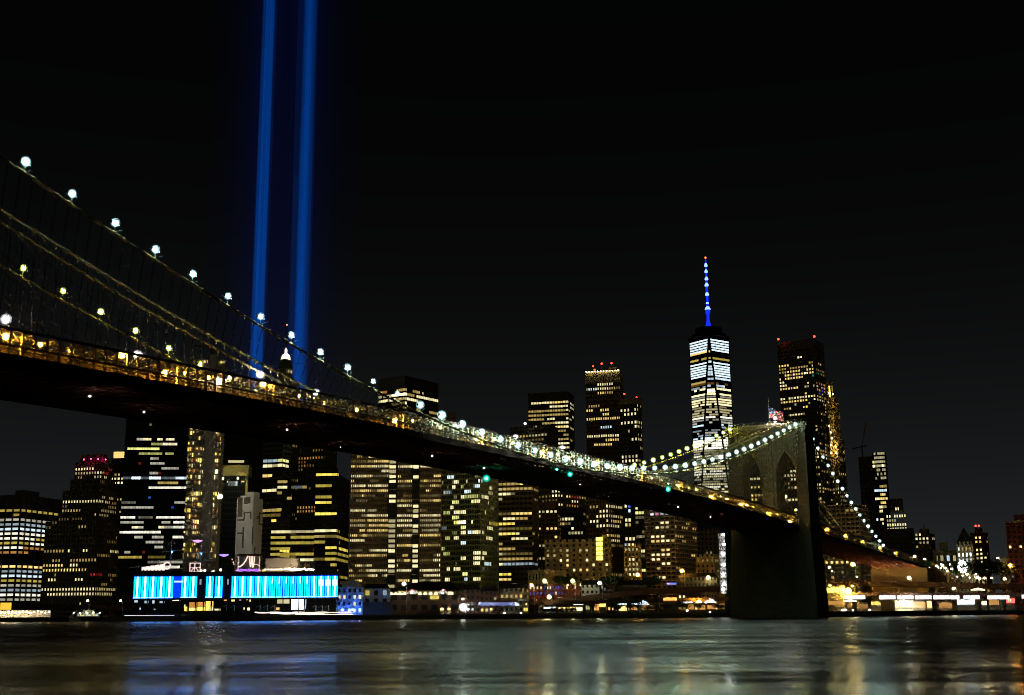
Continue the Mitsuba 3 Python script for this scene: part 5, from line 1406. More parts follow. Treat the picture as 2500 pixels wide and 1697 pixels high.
swag(578, 2.6, 602, 8.3, 1.6, .3); swag(606, 8.2, 612, 8.2, 5.6, .3); swag(612, 8.2, 618, 8.2, 6.0, .28); swag(616, 3.6, 630, 3.2, -.4, .16)
for x in (578.5, 630.5):
    for z in np.arange(.4, 8, .75): e_.lathe([(.05, -.22), (.24, 0), (.05, .22)], at_roof(x, z, 2.2), 6)
for x in (563, 566, 568): e_.lathe([(.05, -.3), (.35, 0), (.05, .3)], at_roof(x, 6.5 - (x - 563) * .5, 2.2), 6)
for x in np.arange(575, 632, 2.7): v_.lathe([(.05, -.3), (.34, 0), (.05, .3)], at_roof(x, .8 + .5 * math.sin(x), 2.0), 6)
put(key, s_.ply('dark_metal'), own=True)
put(f'{key}__bulb_string', e_.ply('unlit_glass'), emitter={'type': 'area', 'radiance': rgb(1.7, 1.1, .85), 'sampling_weight': .2}, own=True)
put(f'{key}__violet_lights', v_.ply('unlit_glass'), emitter={'type': 'area', 'radiance': rgb(1.6, .5, 4.0), 'sampling_weight': .8}, kind='stuff', own=True)
for x, z, c, l in ((540, 8.0, (.5, .35, 1.6), 'small violet lit canopy left of the stage'), (473, 15.5, (1.2, .5, 1.8), 'magenta lit dish on a green lattice mast')):
    key = thing('roof_canopy' if x > 500 else 'lit_mast', l, 'canopy' if x > 500 else 'mast')
    s_ = Soup()
    p = at_roof(x, z, 6)
    s_.lathe([(.4, 0), (2.6, .9), (2.6, 1.2), (.2, 1.5)], p, 10)
    put(key, s_.ply('paint_white'), emitter={'type': 'area', 'radiance': rgb(*c), 'sampling_weight': .3}, own=True)
    s_ = Soup()
    for d in (-.7, .7):
        s_.bar(p + RU * d, p + RU * d * .9 - [0, 0, z + 1], .14)
    for k in range(int(z / 1.6)): s_.bar(p + RU * (.7 if k % 2 else -.7) - [0, 0, 1.6 * k], p - RU * (.7 if k % 2 else -.7) - [0, 0, 1.6 * (k + 1)], .1)
    put(f'{key}__lattice_leg', s_.ply('sign_green' if x < 500 else 'dark_metal'), own=True)
for k, (x, dz, r) in enumerate(((488, .6, .8), (497, .7, .9), (536, 1.0, .9), (519, .4, .4), (515, .3, .35))):
    key = thing('roof_globe', 'warm globe lamp on the pavilion roof between the pink sign and the stage', 'lamp', 'globe lamps on the pavilion roof')
    ball(key, at_roof(x, dz, 2), r * .75, lamp_em((1, .85, .6), 4.0, .4), own=True)
    p_ = Soup(); p_.bar(at_roof(x, -.8, 2), at_roof(x, dz, 2), .12); put(f'{key}__post', p_.ply('dark_metal'), own=True)
key = thing('roof_house', 'pale boxy plant house on the pavilion roof with a floodlit right face', 'plant house')
s_ = Soup(); q0, q1 = at_roof(640, 0, 14), at_roof(736, 0, 14)
m_ = np.linalg.inv(PV.tf)
l0, l1 = (m_ @ np.r_[q0, 1])[1], (m_ @ np.r_[q1, 1])[1]
s_.box(14, 34, l1 + 3.2, l0, zt_ + 2.1, zt_ + 9.6); s_.box(16, 30, l1 + 13, l0 - 6, zt_ + 9.6, zt_ + 10.8)
put(key, s_.ply('mural_grey', tf=PV.tf), own=True)
key = thing('terrace_lights', 'bright warm string of terrace lights at the right end of the pavilion roof', 'lights')
e_ = Soup()
for x in np.arange(694, 764, 3.6): e_.lathe([(.06, -.4), (.5, 0), (.06, .4)], at_roof(x, .9 + .9 * rng.random(), 4 + 3 * rng.random()), 6)
for x in np.arange(644, 690, 8): e_.lathe([(.06, -.3), (.3, 0), (.06, .3)], at_roof(x, 1.2, 4), 6)
put(key, e_.ply('unlit_glass'), emitter={'type': 'area', 'radiance': rgb(34, 25, 15), 'sampling_weight': 2.0}, own=True)
s_ = Soup()
for x in np.arange(694, 770, 10): s_.bar(at_roof(x, 0, 3.2), at_roof(x, 4.6, 3.2), .16)
for z in (2.2, 4.6): s_.bar(at_roof(694, z, 3.2), at_roof(768, z, 3.2), .14)
s_.box(0, 0.01, 0, .01, 0, .01)
s_.v.pop(); s_.f.pop(); s_.n -= 8
put(f'{key}__pergola', s_.ply('paint_white'), own=True)
# pier apron under it with light strips
pier = Soup(); pier.box(-16, PV.R, -4, PV.L + 12, -3, GZ + .35)
scene['pier'] = pier.ply('quay_stone', tf=PV.tf); labels['pier'] = {'kind': 'structure', 'label': 'dark pier deck carrying the blue pavilion', 'category': 'pier'}
for x0, x1, yy, dx, r in ((303, 425, 1502.8, -15.7, .16), (622, 728, 1495.5, -7, .3), (660, 790, 1498.2, -10, .26), (730, 860, 1495, -8, .2), (720, 862, 1500, -13, .26)):
    key = thing('edge_light_strip', 'white light strip along the pier edge below the blue pavilion', 'light strip', 'light strips along the pier edge')
    e_ = Soup()
    pts_ = []
    for x in np.linspace(x0, x1, 14):
        d_ = DP + dx
        pts_.append(at(x, yy + .5 * math.sin(x * .11), d_))
    e_.tube(pts_, r, 5)
    put(key, e_.ply('unlit_glass'), emitter={'type': 'area', 'radiance': rgb(1.8, 1.5, 1.1) if x0 > 500 else rgb(.9, .95, 1.1), 'sampling_weight': .3}, own=True)
for x in (553, 572.5, 635, 653, 671, 742.5, 771, 787, 802):
    key = thing('deck_lounger', 'slanted blue parasol leaning on a white post on the pier deck', 'parasol', 'parasols on the pier deck')
    p = at(x, 1491.5, DP - 9); top = p + [0, 0, 2.9]
    s_ = Soup(); s_.bar(p, top, .28); put(key, s_.ply('paint_white'), own=True)
    s_ = Soup(); s_.bar(top, top + RU * 2.0 - [0, 0, 1.1], 1.2, .08); put(f'{key}__canopy', s_.ply('white_wall'), own=True)

# --- houses right of the pavilion
b = Building('quay_house', 'three storey quay house washed in blue light beside the pavilion', 822, 885, 888, 1460, 690, 4, wall='white_wall')
H = b.zx(850, 1433)
b.grid(GZ, H, fh=3.75, bw=2.55, wf=.5, hf=.55, dens=0, p_full=0, indiv=True, top=.8)
nL = b.g['cols']['L'][0]
for k in (0, 1, 2):
    for q in range(nL):
        r = rng.random()
        if k == 0: b.window('L', k, q, 'c', 3 if q < nL * .6 else 1)
        elif r < .6: b.window('L', k, q, 'W', 3)
b.solid(H, H + 3.2, inset=2.5); b.done()
bl = Soup(); bl.box(0, .01, 0, .01, 0, .01)
for x in (836, 860, 879):  # unseen lamps added for the blue spill of the pavilion bays
    ball(f'{b.key}__blue_spill_lamp', at(x, 1489, 683), .5, lamp_em((.03, .16, 1.0), 160, .8))
b = Building('quay_house', 'pale grey quay house with dark sash windows beside the blue washed one', 886, 950, 952, 1460, 700, 4, wall='white_wall')
H = b.zx(918, 1437)
b.grid(GZ, H, fh=4.3, bw=4.3, wf=.46, hf=.62, dens=0, p_full=0, indiv=True, top=.9)
b.window('L', b.g['nf'] - 1, 2, 'y', 2); b.window('L', b.g['nf'] - 1, 0, 'c', 2)
b.roof.mesh([[0, 0, H], [0, b.L, H], [b.R, 0, H], [b.R, b.L, H], [b.R / 2, b.L * .1, H + 2.6], [b.R / 2, b.L * .9, H + 2.6]], [[0, 4, 5], [0, 5, 1], [2, 5, 4], [2, 3, 5], [0, 2, 4], [1, 5, 3]])
bs_ = Soup(); bs_.box(-6, 0, -2, b.L, GZ, b.zx(918, 1470)); b.part('dark_base', bs_, 'dark_stone'); b.done()
# market hall with lit gables
MH = Building('market_hall', 'low market hall with a big dark roof, white lit eaves and two lit gables', 950, 1122, 1126, 1450, 735, 3, wall='dim_brick', depth=40)
H = MH.zx(1035, 1452)
MH.grid(GZ, H, fh=6, bw=6, wf=.6, hf=.5, dens=0, p_full=0)
rz = MH.zx(1040, 1419)
MH.roof.mesh([[0, 0, H + 3], [0, MH.L, H + 3], [20, MH.L * .15, rz], [20, MH.L * .55, rz + .6], [40, 0, H + 3], [40, MH.L, H + 3]], [[0, 2, 3], [0, 3, 1], [4, 3, 2], [4, 5, 3], [0, 4, 2], [1, 3, 5]])
ga, tr, li = Soup(), Soup(), Soup()
for x0, x1 in ((994, 1019), (1071, 1094)):
    a1, a0 = MH.hit(x0, 1448)[1], MH.hit(x1, 1448)[1]
    zg0, zg1 = MH.zx(1006, 1450), MH.zx(1006, 1438)
    m0 = (a0 + a1) / 2
    ga.mesh([[-2, a0, zg0], [-2, a1, zg0], [-2, a0, zg0 + 1], [-2, a1, zg0 + 1], [-2, m0, zg1], [4, a0, zg0], [4, a1, zg0], [4, a0, zg0 + 1], [4, a1, zg0 + 1], [4, m0, zg1]],
            [[0, 2, 1], [1, 2, 3], [2, 4, 3], [2, 7, 9], [2, 9, 4], [3, 4, 9], [3, 9, 8], [0, 5, 7], [0, 7, 2], [1, 3, 8], [1, 8, 6], [0, 1, 6], [0, 6, 5]])
    for w_s in ((a0, zg0 + 1, m0, zg1), (m0, zg1, a1, zg0 + 1)): tr.bar((-2.3, w_s[0], w_s[1]), (-2.3, w_s[2], w_s[3]), .55, .3)
    ball(f'{MH.key}__gable_light', (MH.tf @ np.array([-5, m0, zg0 + .2, 1]))[:3], .3, lamp_em((1, .97, .9), 60, .5))
MH.part('gable', ga, 'white_wall'); MH.part('gable_trim', tr, 'paint_red')
for x0, x1 in ((951, 993), (1019, 1071), (1094, 1105)):
    a1, a0 = MH.hit(x0, 1450)[1], MH.hit(x1, 1450)[1]
    n = max(2, int((a1 - a0) / 2.5))
    for k in range(n):
        c = a0 + (a1 - a0) * (k + .5) / n
        li.box(-.8, -.4, c - 1.1, c + 1.1, MH.zx(1030, 1452), MH.zx(1030, 1447.5))
        li.mesh([[-.8, c - 1.0, MH.zx(1030, 1447.5)], [-.8, c + 1.0, MH.zx(1030, 1447.5)], [-.8, c, MH.zx(1030, 1444.5)], [-.4, c - 1.0, MH.zx(1030, 1447.5)], [-.4, c + 1.0, MH.zx(1030, 1447.5)], [-.4, c, MH.zx(1030, 1444.5)]], [[0, 2, 1], [3, 4, 5], [0, 3, 5], [0, 5, 2], [1, 2, 5], [1, 5, 4], [0, 1, 4], [0, 4, 3]])
MH.part('lit_eave', li, 'unlit_glass', glow('W', 1.7, .5), 'stuff')
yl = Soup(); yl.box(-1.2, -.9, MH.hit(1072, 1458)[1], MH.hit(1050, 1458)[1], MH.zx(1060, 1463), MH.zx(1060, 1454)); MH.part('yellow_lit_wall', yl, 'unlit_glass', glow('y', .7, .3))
MH.done()

# ------------------------------------------------------------------ elevated highways along the shore
HWY = [(-60, 1471.5, 880), (60, 1476, 860), (240, 1477.5, 830), (560, 1476, 800), (850, 1473, 745), (1040, 1466, 742), (1250, 1464.5, 745), (1360, 1461, 752), (1440, 1452.5, 760), (1510, 1445.5, 766), (1570, 1439, 772), (1640, 1434.5, 778), (1700, 1431.8, 782), (1765, 1431, 786), (1900, 1426, 795), (2020, 1417, 804), (2120, 1418, 806), (2300, 1421.5, 800), (2500, 1426.5, 795), (2620, 1429, 792)]
LOW = [(1326, 1466.5, 728), (1440, 1465.5, 735), (1560, 1463, 742), (1760, 1458, 752), (1900, 1452, 764), (2020, 1447, 775), (2150, 1447, 778), (2320, 1446.5, 775), (2500, 1447.5, 770), (2620, 1448, 768)]


def viaduct(name, label, path, depth, width, m='highway_steel', col_every=24.0, g=1.0):
    key = thing(name, label, 'highway', kind='structure')
    P = np.array([at(*p) for p in path])
    dk, rl, co = Soup(), Soup(), []
    d = np.gradient(P[:, :2], axis=0); d /= np.linalg.norm(d, axis=1, keepdims=True)
    N = np.stack([-d[:, 1], d[:, 0]], 1)
    N *= np.sign((N * (P[:, :2] - CAM[:2])).sum(1))[:, None]      # away from the river
    for k in range(len(P) - 1):
        A = [np.r_[P[k + e, :2] + N[k + e] * o, P[k + e, 2] + z] for e in (0, 1) for o in (0, width) for z in (-depth, -1.0)]
        dk.hexa(A)
        B = [np.r_[P[k + e, :2] + N[k + e] * o, P[k + e, 2] + z] for e in (0, 1) for o in (-.35, .0) for z in (-depth * .8, 0.0)]
        rl.hexa(B)
        rl.hexa([np.r_[P[k + e, :2] + N[k + e] * o, P[k + e, 2] + z] for e in (0, 1) for o in (width, width + .3) for z in (-1.2, 0.0)])
    s0 = 0.0
    for k in range(len(P) - 1):
        ln = np.linalg.norm(P[k + 1] - P[k])
        while s0 < ln:
            t = s0 / ln; p = P[k] * (1 - t) + P[k + 1] * t; nn = N[k]
            for o in (1.6, width - 1.6): co.append((p[0] + nn[0] * o, p[1] + nn[1] * o, p[2] - depth))
            s0 += col_every
        s0 -= ln
    put(key, dk.ply(m), own=True); put(f'{key}__parapet', rl.ply(m), own=True)
    for x, y, z in co:
        c = Soup(); c.box(x - .6 * g, x + .6 * g, y - .6 * g, y + .6 * g, GZ - .5, z - .02); c.box(x - g, x + g, y - g, y + g, z - 1.2, z - .03)
        put(f'{key}__column', c.ply('dark_stone'))
    return key, P, N


HK, HP, HN = viaduct('elevated_highway', 'elevated highway ramp rising along the far shore behind the bridge tower', HWY, 3.4, 12.0)
LK, LP, LN = viaduct('lower_highway', 'lower highway deck along the shore below the ramp', LOW, 2.2, 11.0, col_every=30.0)

# added glowing panels stand in for lit girders and bus trails below the deck
for xs_, y0, y1, k_ in (([(2062, 2112), (2146, 2186), (2190, 2230), (2234, 2274), (2278, 2318), (2320, 2342), (2352, 2392), (2410, 2440), (2440, 2464)], 1454, 1463, 1.5), ([(2494, 2540)], 1452, 1462, 1.2)):
    for x0, x1 in xs_:
        key = thing('ceiling_light', 'long glowing panel standing in for lit girders and bus trails under the shore highway right of the bridge tower', 'light', 'glowing panels for lit girders under the right highway')
        s_ = Soup(); D_ = 762
        A, B = at(x0, y0, D_), at(x1, y0, D_); A2, B2 = at(x0, y1, D_), at(x1, y1, D_)
        n_ = dir2((x0 + x1) / 2, y0)
        s_.hexa([np.r_[q[:2] + n_ * o, zz_] for q in (A, B) for o in (0, 3.0) for zz_ in (A2[2], A[2])])
        put(key, s_.ply('paint_white'), emitter={'type': 'area', 'radiance': rgb(k_, .97 * k_, .95 * k_), 'sampling_weight': .3}, own=True)
for x0, x1, y0, y1 in ((2060, 2092, 1466.5, 1470), (2370, 2405, 1438, 1443)):
    key = thing('ceiling_light', 'short white light beneath the highway beside the long panels', 'light', 'short lights under the right highway')
    s_ = Soup(); s_.tube([at(x0, (y0 + y1) / 2, 766), at((x0 + x1) / 2, y0, 766), at(x1, (y0 + y1) / 2, 766)], [.3, .8, .3], 6)
    put(key, s_.ply('paint_white'), emitter=glow('W', 2.0, .3), own=True)
# glowing roof shapes stand in for lamp-lit white girders, left part
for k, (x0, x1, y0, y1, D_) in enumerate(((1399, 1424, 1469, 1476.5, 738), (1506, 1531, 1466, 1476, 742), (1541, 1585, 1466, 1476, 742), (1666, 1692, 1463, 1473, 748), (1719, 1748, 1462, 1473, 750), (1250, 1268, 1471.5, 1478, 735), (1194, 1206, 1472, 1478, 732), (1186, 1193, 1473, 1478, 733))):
    key = thing('lit_canopy', ['glowing form for lit white girders above the market stalls left of the palm green', 'bright glowing form for lit girders left of the middle highway column', 'wide glowing form for lit girders right of the middle highway column', 'glowing form for lit girders left of the amber lamp near the bridge tower', 'glowing form for lit girders right of the amber lamp near the bridge tower', 'small flat glowing form for lit girders on a post near the left end of the ramp', 'small glowing form for lit girders under the blue lit soffit', 'tiny glowing form for lit girders beside another under the blue lit soffit'][k], 'canopy')
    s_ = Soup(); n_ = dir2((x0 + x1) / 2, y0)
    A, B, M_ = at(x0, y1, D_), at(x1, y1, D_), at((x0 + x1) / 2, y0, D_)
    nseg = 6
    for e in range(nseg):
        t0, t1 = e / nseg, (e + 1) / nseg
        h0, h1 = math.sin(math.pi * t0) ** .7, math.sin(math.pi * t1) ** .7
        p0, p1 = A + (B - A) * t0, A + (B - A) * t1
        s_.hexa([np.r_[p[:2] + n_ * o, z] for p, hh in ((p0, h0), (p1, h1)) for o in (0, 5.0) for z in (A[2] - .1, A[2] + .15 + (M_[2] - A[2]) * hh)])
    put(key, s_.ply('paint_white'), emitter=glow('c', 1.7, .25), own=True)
    s_ = Soup()
    for p in (A + (B - A) * .15, A + (B - A) * .85): s_.bar([p[0], p[1], GZ], [p[0], p[1], A[2]], .2)
    put(f'{key}__post', s_.ply('dark_metal'), own=True)
# stalls and shop fronts under the highway
stalls = [(1323, 1357, 1482, 1491, 'c', 2.4), (1362.5, 1381, 1482, 1491, 'w', 1.2), (1385, 1403, 1481.5, 1490.5, 'w', 1.4), (1404, 1422, 1481, 1491, 'W', 1.2), (1430, 1440, 1476, 1488, 'g', .25), (1449, 1463, 1470, 1490, 'o', .5), (1463, 1480, 1469, 1481, 'y', 1.6), (1511, 1531, 1478, 1491, 'w', 1.1), (1541, 1552, 1478, 1489, 'o', .5), (1568, 1598, 1475, 1489, 'o', .16), (1619, 1653, 1458.5, 1466, 'o', .9), (1680, 1695, 1474, 1488, 'o', .28), (1700, 1722, 1474, 1488, 'o', .45), (1726, 1748, 1474, 1487, 'o', .35), (1753, 1770, 1473, 1487, 'o', .14), (1278, 1289, 1484, 1492, 'y', .5), (1075, 1084, 1485, 1489, 'w', 2.2), (1092, 1100, 1485, 1488, 'w', 1.6), (1196, 1202, 1486, 1489.5, 'w', 2.4), (1283, 1287, 1473, 1477, 'w', 1.4),
          (2018, 2048, 1432, 1446, 'y', 1.1), (2048, 2062, 1430, 1445, 'o', .55), (2022, 2060, 1466, 1476, 'o', .30), (2068, 2080, 1472, 1484, 'o', .16), (2092, 2120, 1472, 1486, 'o', .14), (2126, 2150, 1468, 1477, 'y', .5), (2184, 2210, 1466, 1484, 'y', .5), (2210, 2260, 1468, 1485, 'o', .5), (2262, 2276, 1466, 1484, 'w', .8), (2292, 2325, 1470, 1485, 'o', .25), (2336, 2380, 1463, 1475, 'c', 1.8), (2396, 2410, 1466, 1477, 'W', 1.6), (2414, 2440, 1463, 1477, 'o', .25), (2456, 2478, 1459, 1472, 'r', 2.4), (2460, 2470, 1462, 1469, 'w', 3.0)]
for n, (x0, x1, y0, y1, tone, lv) in enumerate(stalls):
    hue = dict(o='amber', y='golden', w='warm white', W='white', c='cool white', g='green', r='red')[tone]
    key = thing('market_stall', f"{'wide' if x1 - x0 > 24 else 'narrow' if x1 - x0 < 11 else 'small'} {hue} lit stall front under the shore highway {'right' if x0 > 1900 else 'left'} of the bridge tower", 'stall', 'lit stalls under the shore highway')
    D_ = 742 if x0 < 1900 else 772
    if x0 < 1310: D_ = 724
    A, B = at(x0, y0, D_), at(x1, y1, D_)
    n_ = dir2((x0 + x1) / 2, y0)
    s_ = Soup(); f_ = Soup()
    z0, z1 = max(B[2], GZ + .2), A[2]
    nn = max(1, int((x1 - x0) / 5))
    for k in range(nn):
        f0, f1 = (k + .06) / nn, (k + .94) / nn
        hh = rng.uniform(.72, 1.0)
        p0, p1 = A + (B - A) * f0, A + (B - A) * f1
        s_.hexa([np.r_[p[:2] + n_ * o, z] for p in (p0, p1) for o in (0, .3) for z in (z0, z0 + (z1 - z0) * hh)])
    f_.hexa([np.r_[p[:2] + n_ * o, z] for p in (A, B) for o in (.4, 4.0) for z in (GZ, z1 + .4)])
    f_.hexa([np.r_[p[:2] + n_ * o, z] for p in (A, B) for o in (-1.2, .4) for z in (z1 + .1, z1 + .35)])
    put(key, f_.ply('dark_stone'), own=True)
    put(f'{key}__lit_front', s_.ply('unlit_glass'), emitter=glow(tone, float(lv * (2.2 if x0 > 2000 else 1.9)), .12 if lv > .8 else 0.0), own=True)

# ------------------------------------------------------------------ street lamps, floodlights
WARM, SOD, COOL = (1.0, .84, .38), (1.0, .45, .06), (.88, 1.0, .85)


def street_lamp(x, y, D, c, k, label, r=.42, pole=True, zb=None, w=1.0, group=None):
    key = thing('street_lamp', label, 'lamp', group)
    p = at(x, y, D)
    ball(key, p, r, lamp_em(c, k, w), own=True)
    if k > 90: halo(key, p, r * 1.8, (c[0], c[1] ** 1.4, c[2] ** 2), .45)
    if pole:
        s_ = Soup(); n_ = np.array([RT[0], RT[1], 0]); n_ /= np.linalg.norm(n_)
        q = p + n_ * 1.5
        s_.tube([[q[0], q[1], GZ if zb is None else zb], [q[0], q[1], p[2] - .2], [q[0] - n_[0] * .5, q[1] - n_[1] * .5, p[2] + .5], [p[0], p[1], p[2] + .55]], [.16, .12, .09, .09], 6)
        s_.lathe([(.55, .25), (.35, .55), (.1, .65)], p, 8)
        put(f'{key}__pole', s_.ply('wire'), own=True)
    return key


for x, y, D, c, k, lab, r in (
        (214, 1466.5, 800, WARM, 70, 'warm lamp on a tall post left of the moored boat', .6), (294, 1466.5, 790, WARM, 60, 'warm lamp on a post behind the white boat', .6),
        (986, 1425.5, 728, COOL, 300, 'white lamp on a tall post left of the market hall gable', .75), (1297.5, 1428.5, 735, SOD, 230, 'orange lamp above the small brick house', .7),
        (1329.5, 1418.5, 738, WARM, 320, 'white lamp on a tall post left of the gabled brick row', .85), (1398, 1418.5, 742, WARM, 320, 'white lamp above the right gable of the brick row', .85),
        (1341, 1457.5, 722, WARM, 240, 'pale yellow lamp in front of the gabled brick row', .85), (1463.5, 1423, 748, COOL, 110, 'broad white lamp head on a pale post by the ramp', 1.0),
        (1475, 1415, 790, SOD, 150, 'small orange lamp beside the lit tower house', .5), (1557, 1403.5, 800, SOD, 300, 'orange lamp on a tall post left of the flats', .85), (1665, 1393.5, 800, SOD, 300, 'orange lamp on a tall post in front of the flats with pale lines', .85),
        (1729, 1409.5, 795, WARM, 260, 'white lamp on a tall post left of the scaffold stair', .8), (1706.5, 1470.5, 744, SOD, 300, 'amber lamp between two glowing girder forms near the bridge tower', .9),
        (1131, 1482.5, 712, (.95, 1.0, .97), 420, 'dazzling white floodlight low on the seawall left of centre', 1.35), (1130, 1462, 740, COOL, 60, 'small white lamp straight above the dazzling floodlight', .55),
        (2024.5, 1385, 830, WARM, 120, 'warm lamp on a short post just right of the bridge tower', .7), (2031, 1395, 835, WARM, 60, 'small lamp beside the first post right of the bridge tower', .45), (2082, 1378, 815, WARM, 330, 'bright warm lamp on a post under the side span', .95),
        (2092.5, 1408, 815, WARM, 40, 'small lamp low on the post under the side span', .4), (2219, 1411, 805, WARM, 240, 'warm lamp on the highway below the anchorage', .85), (2328, 1437, 785, WARM, 240, 'yellow lamp just below the highway parapet at the right', .8),
        (2071, 1442.5, 770, (1, .66, .14), 420, 'big amber lamp under the highway right of the bridge tower', 1.2), (2032, 1441, 780, (1, .66, .14), 150, 'amber lamp left of the big amber lamp', .75), (2026, 1430, 785, (1, .66, .14), 80, 'small amber lamp touching the bridge tower', .5), (2080, 1431, 785, (1, .66, .14), 60, 'small amber lamp above the big amber lamp', .45),
        (2467, 1381, 880, SOD, 300, 'orange lamp on a tall post at the right edge', .95), (2436, 1364, 930, COOL, 120, 'small white lamp by the low dim block', .7), (2211.5, 1472.5, 768, COOL, 200, 'white lamp at the railing among the amber stalls', 1.0)):
    street_lamp(x, y, D, c, float(k) * (2.4 if 'amber' in lab else .9 if 'orange' in lab else .45 if x < 2000 else .34), lab, r, w=.9)
zz6 = zoomed(6.068, 2220, 1260)
for x, y, c, k, r in ((10, 610, WARM, 25, .5), (80, 595, (1, .8, .3), 60, .8), (225, 640, WARM, 40, .6), (400, 735, WARM, 30, .6), (495, 735, (1, .85, .4), 40, .7), (545, 770, WARM, 25, .5), (560, 812, WARM, 25, .5), (625, 780, WARM, 40, .6), (855, 860, WARM, 40, .7), (790, 880, WARM, 25, .5), (895, 910, WARM, 25, .5), (615, 920, WARM, 30, .5), (990, 860, COOL, 25, .5), (1005, 910, WARM, 60, .8), (1045, 922, WARM, 50, .7), (1110, 918, WARM, 50, .7), (1215, 915, WARM, 40, .6), (1410, 930, WARM, 70, .8), (925, 762, WARM, 25, .5), (470, 715, COOL, 20, .5), (600, 715, COOL, 20, .5), (885, 760, WARM, 20, .5), (430, 762, WARM, 20, .4), (470, 770, WARM, 20, .4), (530, 768, WARM, 20, .45)):
    px, py = zz6(x, y)
    street_lamp(px, py, 905, c, float(k), 'small street lamp on the approach road beyond the anchorage', r, group='street lamps on the approach road', w=.12)
for x, y, k in ((95, 870, 2), (1735, 1500, 0), (1765, 1505, 0)): pass
for x, y in ((1678, 1491), (1733.5, 1495.5), (1232, 1497.5), (1272, 1497.5), (2057, 1489.8), (2064, 1489), (2082.5, 1489.8), (2123, 1489)):
    key = thing('quay_light', 'tiny white light on the dark seawall', 'light', 'tiny lights along the seawall')
    ball(key, at(x, y, 690 if x < 1600 else 640 if x < 1800 else 720), .5, lamp_em((1, 1, 1), 5.0, .2), own=True)

# ------------------------------------------------------------------ scaffold stair by the bridge tower
key = thing('scaffold_stair', 'scaffold stair wrapped in pale netting and lit by white lamps left of the bridge tower', 'scaffold')
D_ = 640.0
A0, A1 = at(1760.5, 1449, D_), at(1775, 1449, D_)
ztop = zt(1768, 1302, D_)
s_, n_ = Soup(), Soup()
ux = (A1 - A0); W_ = np.hypot(*ux[:2]); ux = np.array([ux[0], ux[1], 0]) / W_
back = np.array([-ux[1], ux[0], 0]); back *= np.sign(back[:2] @ dir2(1768, 1400))
for i in range(4):
    for o in (0, 1.3, 2.6): s_.bar(A0 + ux * W_ * i / 3 + back * o, np.r_[(A0 + ux * W_ * i / 3 + back * o)[:2], ztop], .12)
nlev = int((ztop - A0[2]) / 2.0)
for k in range(nlev + 1):
    z = np.array([0, 0, 2.0 * k])
    for o in (0, 2.6):
        s_.bar(A0 + z + back * o, A0 + ux * W_ + z + back * o, .1)
    s_.hexa([A0 + z + ux * (W_ * i) + back * j + [0, 0, h] for i in (0, 1) for j in (0, 2.6) for h in (0, .08)])
    s_.bar(A0 + z + back * .3 + (ux * W_ if k % 2 else 0), A0 + z + [0, 0, 2.0] + back * .3 + (0 if k % 2 else ux * W_), .16)
put(key, s_.ply('paint_white'), own=True)
for k in range(nlev):
    for q in range(6):
        a = A0 + ux * W_ * (q + .15) / 6 - back * .12 + np.array([0, 0, 2.0 * k + .3])
        if rng.random() < .75: n_.bar(a, a + ux * W_ * .7 / 6, .04, .9)
        for h in np.arange(0, 1.7, .35): n_.bar(a + [0, 0, h], a + ux * W_ * .8 / 6 + [0, 0, h], .05)
put(f'{key}__netting', n_.ply('paint_white'), kind='stuff', own=True)
for n, y in enumerate((1305, 1329, 1353, 1378, 1402, 1426, 1439)):
    k2 = thing('scaffold_lamp', 'white lamp fixed to the scaffold stair', 'lamp', 'white lamps on the scaffold stair')
    ball(k2, at(1765.5 + (n % 2) * 2.5, y, D_ - 1.0), .62, lamp_em((1, 1, 1), 18.0, .4), own=True)

# ------------------------------------------------------------------ railing, bushes, signs at the shore
key = thing('esplanade_railing', 'iron railing along the esplanade right of the bridge tower', 'railing')
s_ = Soup()
P_ = [at(x, 1481 - (x - 2030) * .004, 735) for x in range(2030, 2520, 10)]
for p, q in zip(P_[:-1], P_[1:]):
    for z in (0, -.5, -1.0): s_.bar(p + [0, 0, z], q + [0, 0, z], .07)
    for t in np.linspace(0, 1, 5)[:-1]: s_.bar(p + (q - p) * t, p + (q - p) * t - [0, 0, 1.2], .07)
put(key, s_.ply('wire'), own=True)


def leaf_cloud(c, rx, ry, rz, n, size=.5):
    u = rng.normal(size=(n, 3)); u /= np.linalg.norm(u, axis=1, keepdims=True)
    r = rng.random((n, 1)) ** .4
    p = u * r * [rx, ry, rz]
    lump = meshkit.noise(p * 1.1 + 9, 3)
    p = p[lump > .33]
    p = p + c
    a = rng.normal(size=(len(p), 3)); a /= np.linalg.norm(a, axis=1, keepdims=True)
    b_ = np.cross(a, rng.normal(size=(len(p), 3))); b_ /= np.linalg.norm(b_, axis=1, keepdims=True)
    s = size * rng.uniform(.5, 1.2, (len(p), 1))
    v = np.stack([p - a * s, p + b_ * s * .5, p + a * s, p - b_ * s * .5], 1).reshape(-1, 3)
    k = np.arange(len(p))[:, None] * 4
    return v, np.vstack([k + [0, 1, 2], k + [0, 2, 3]])


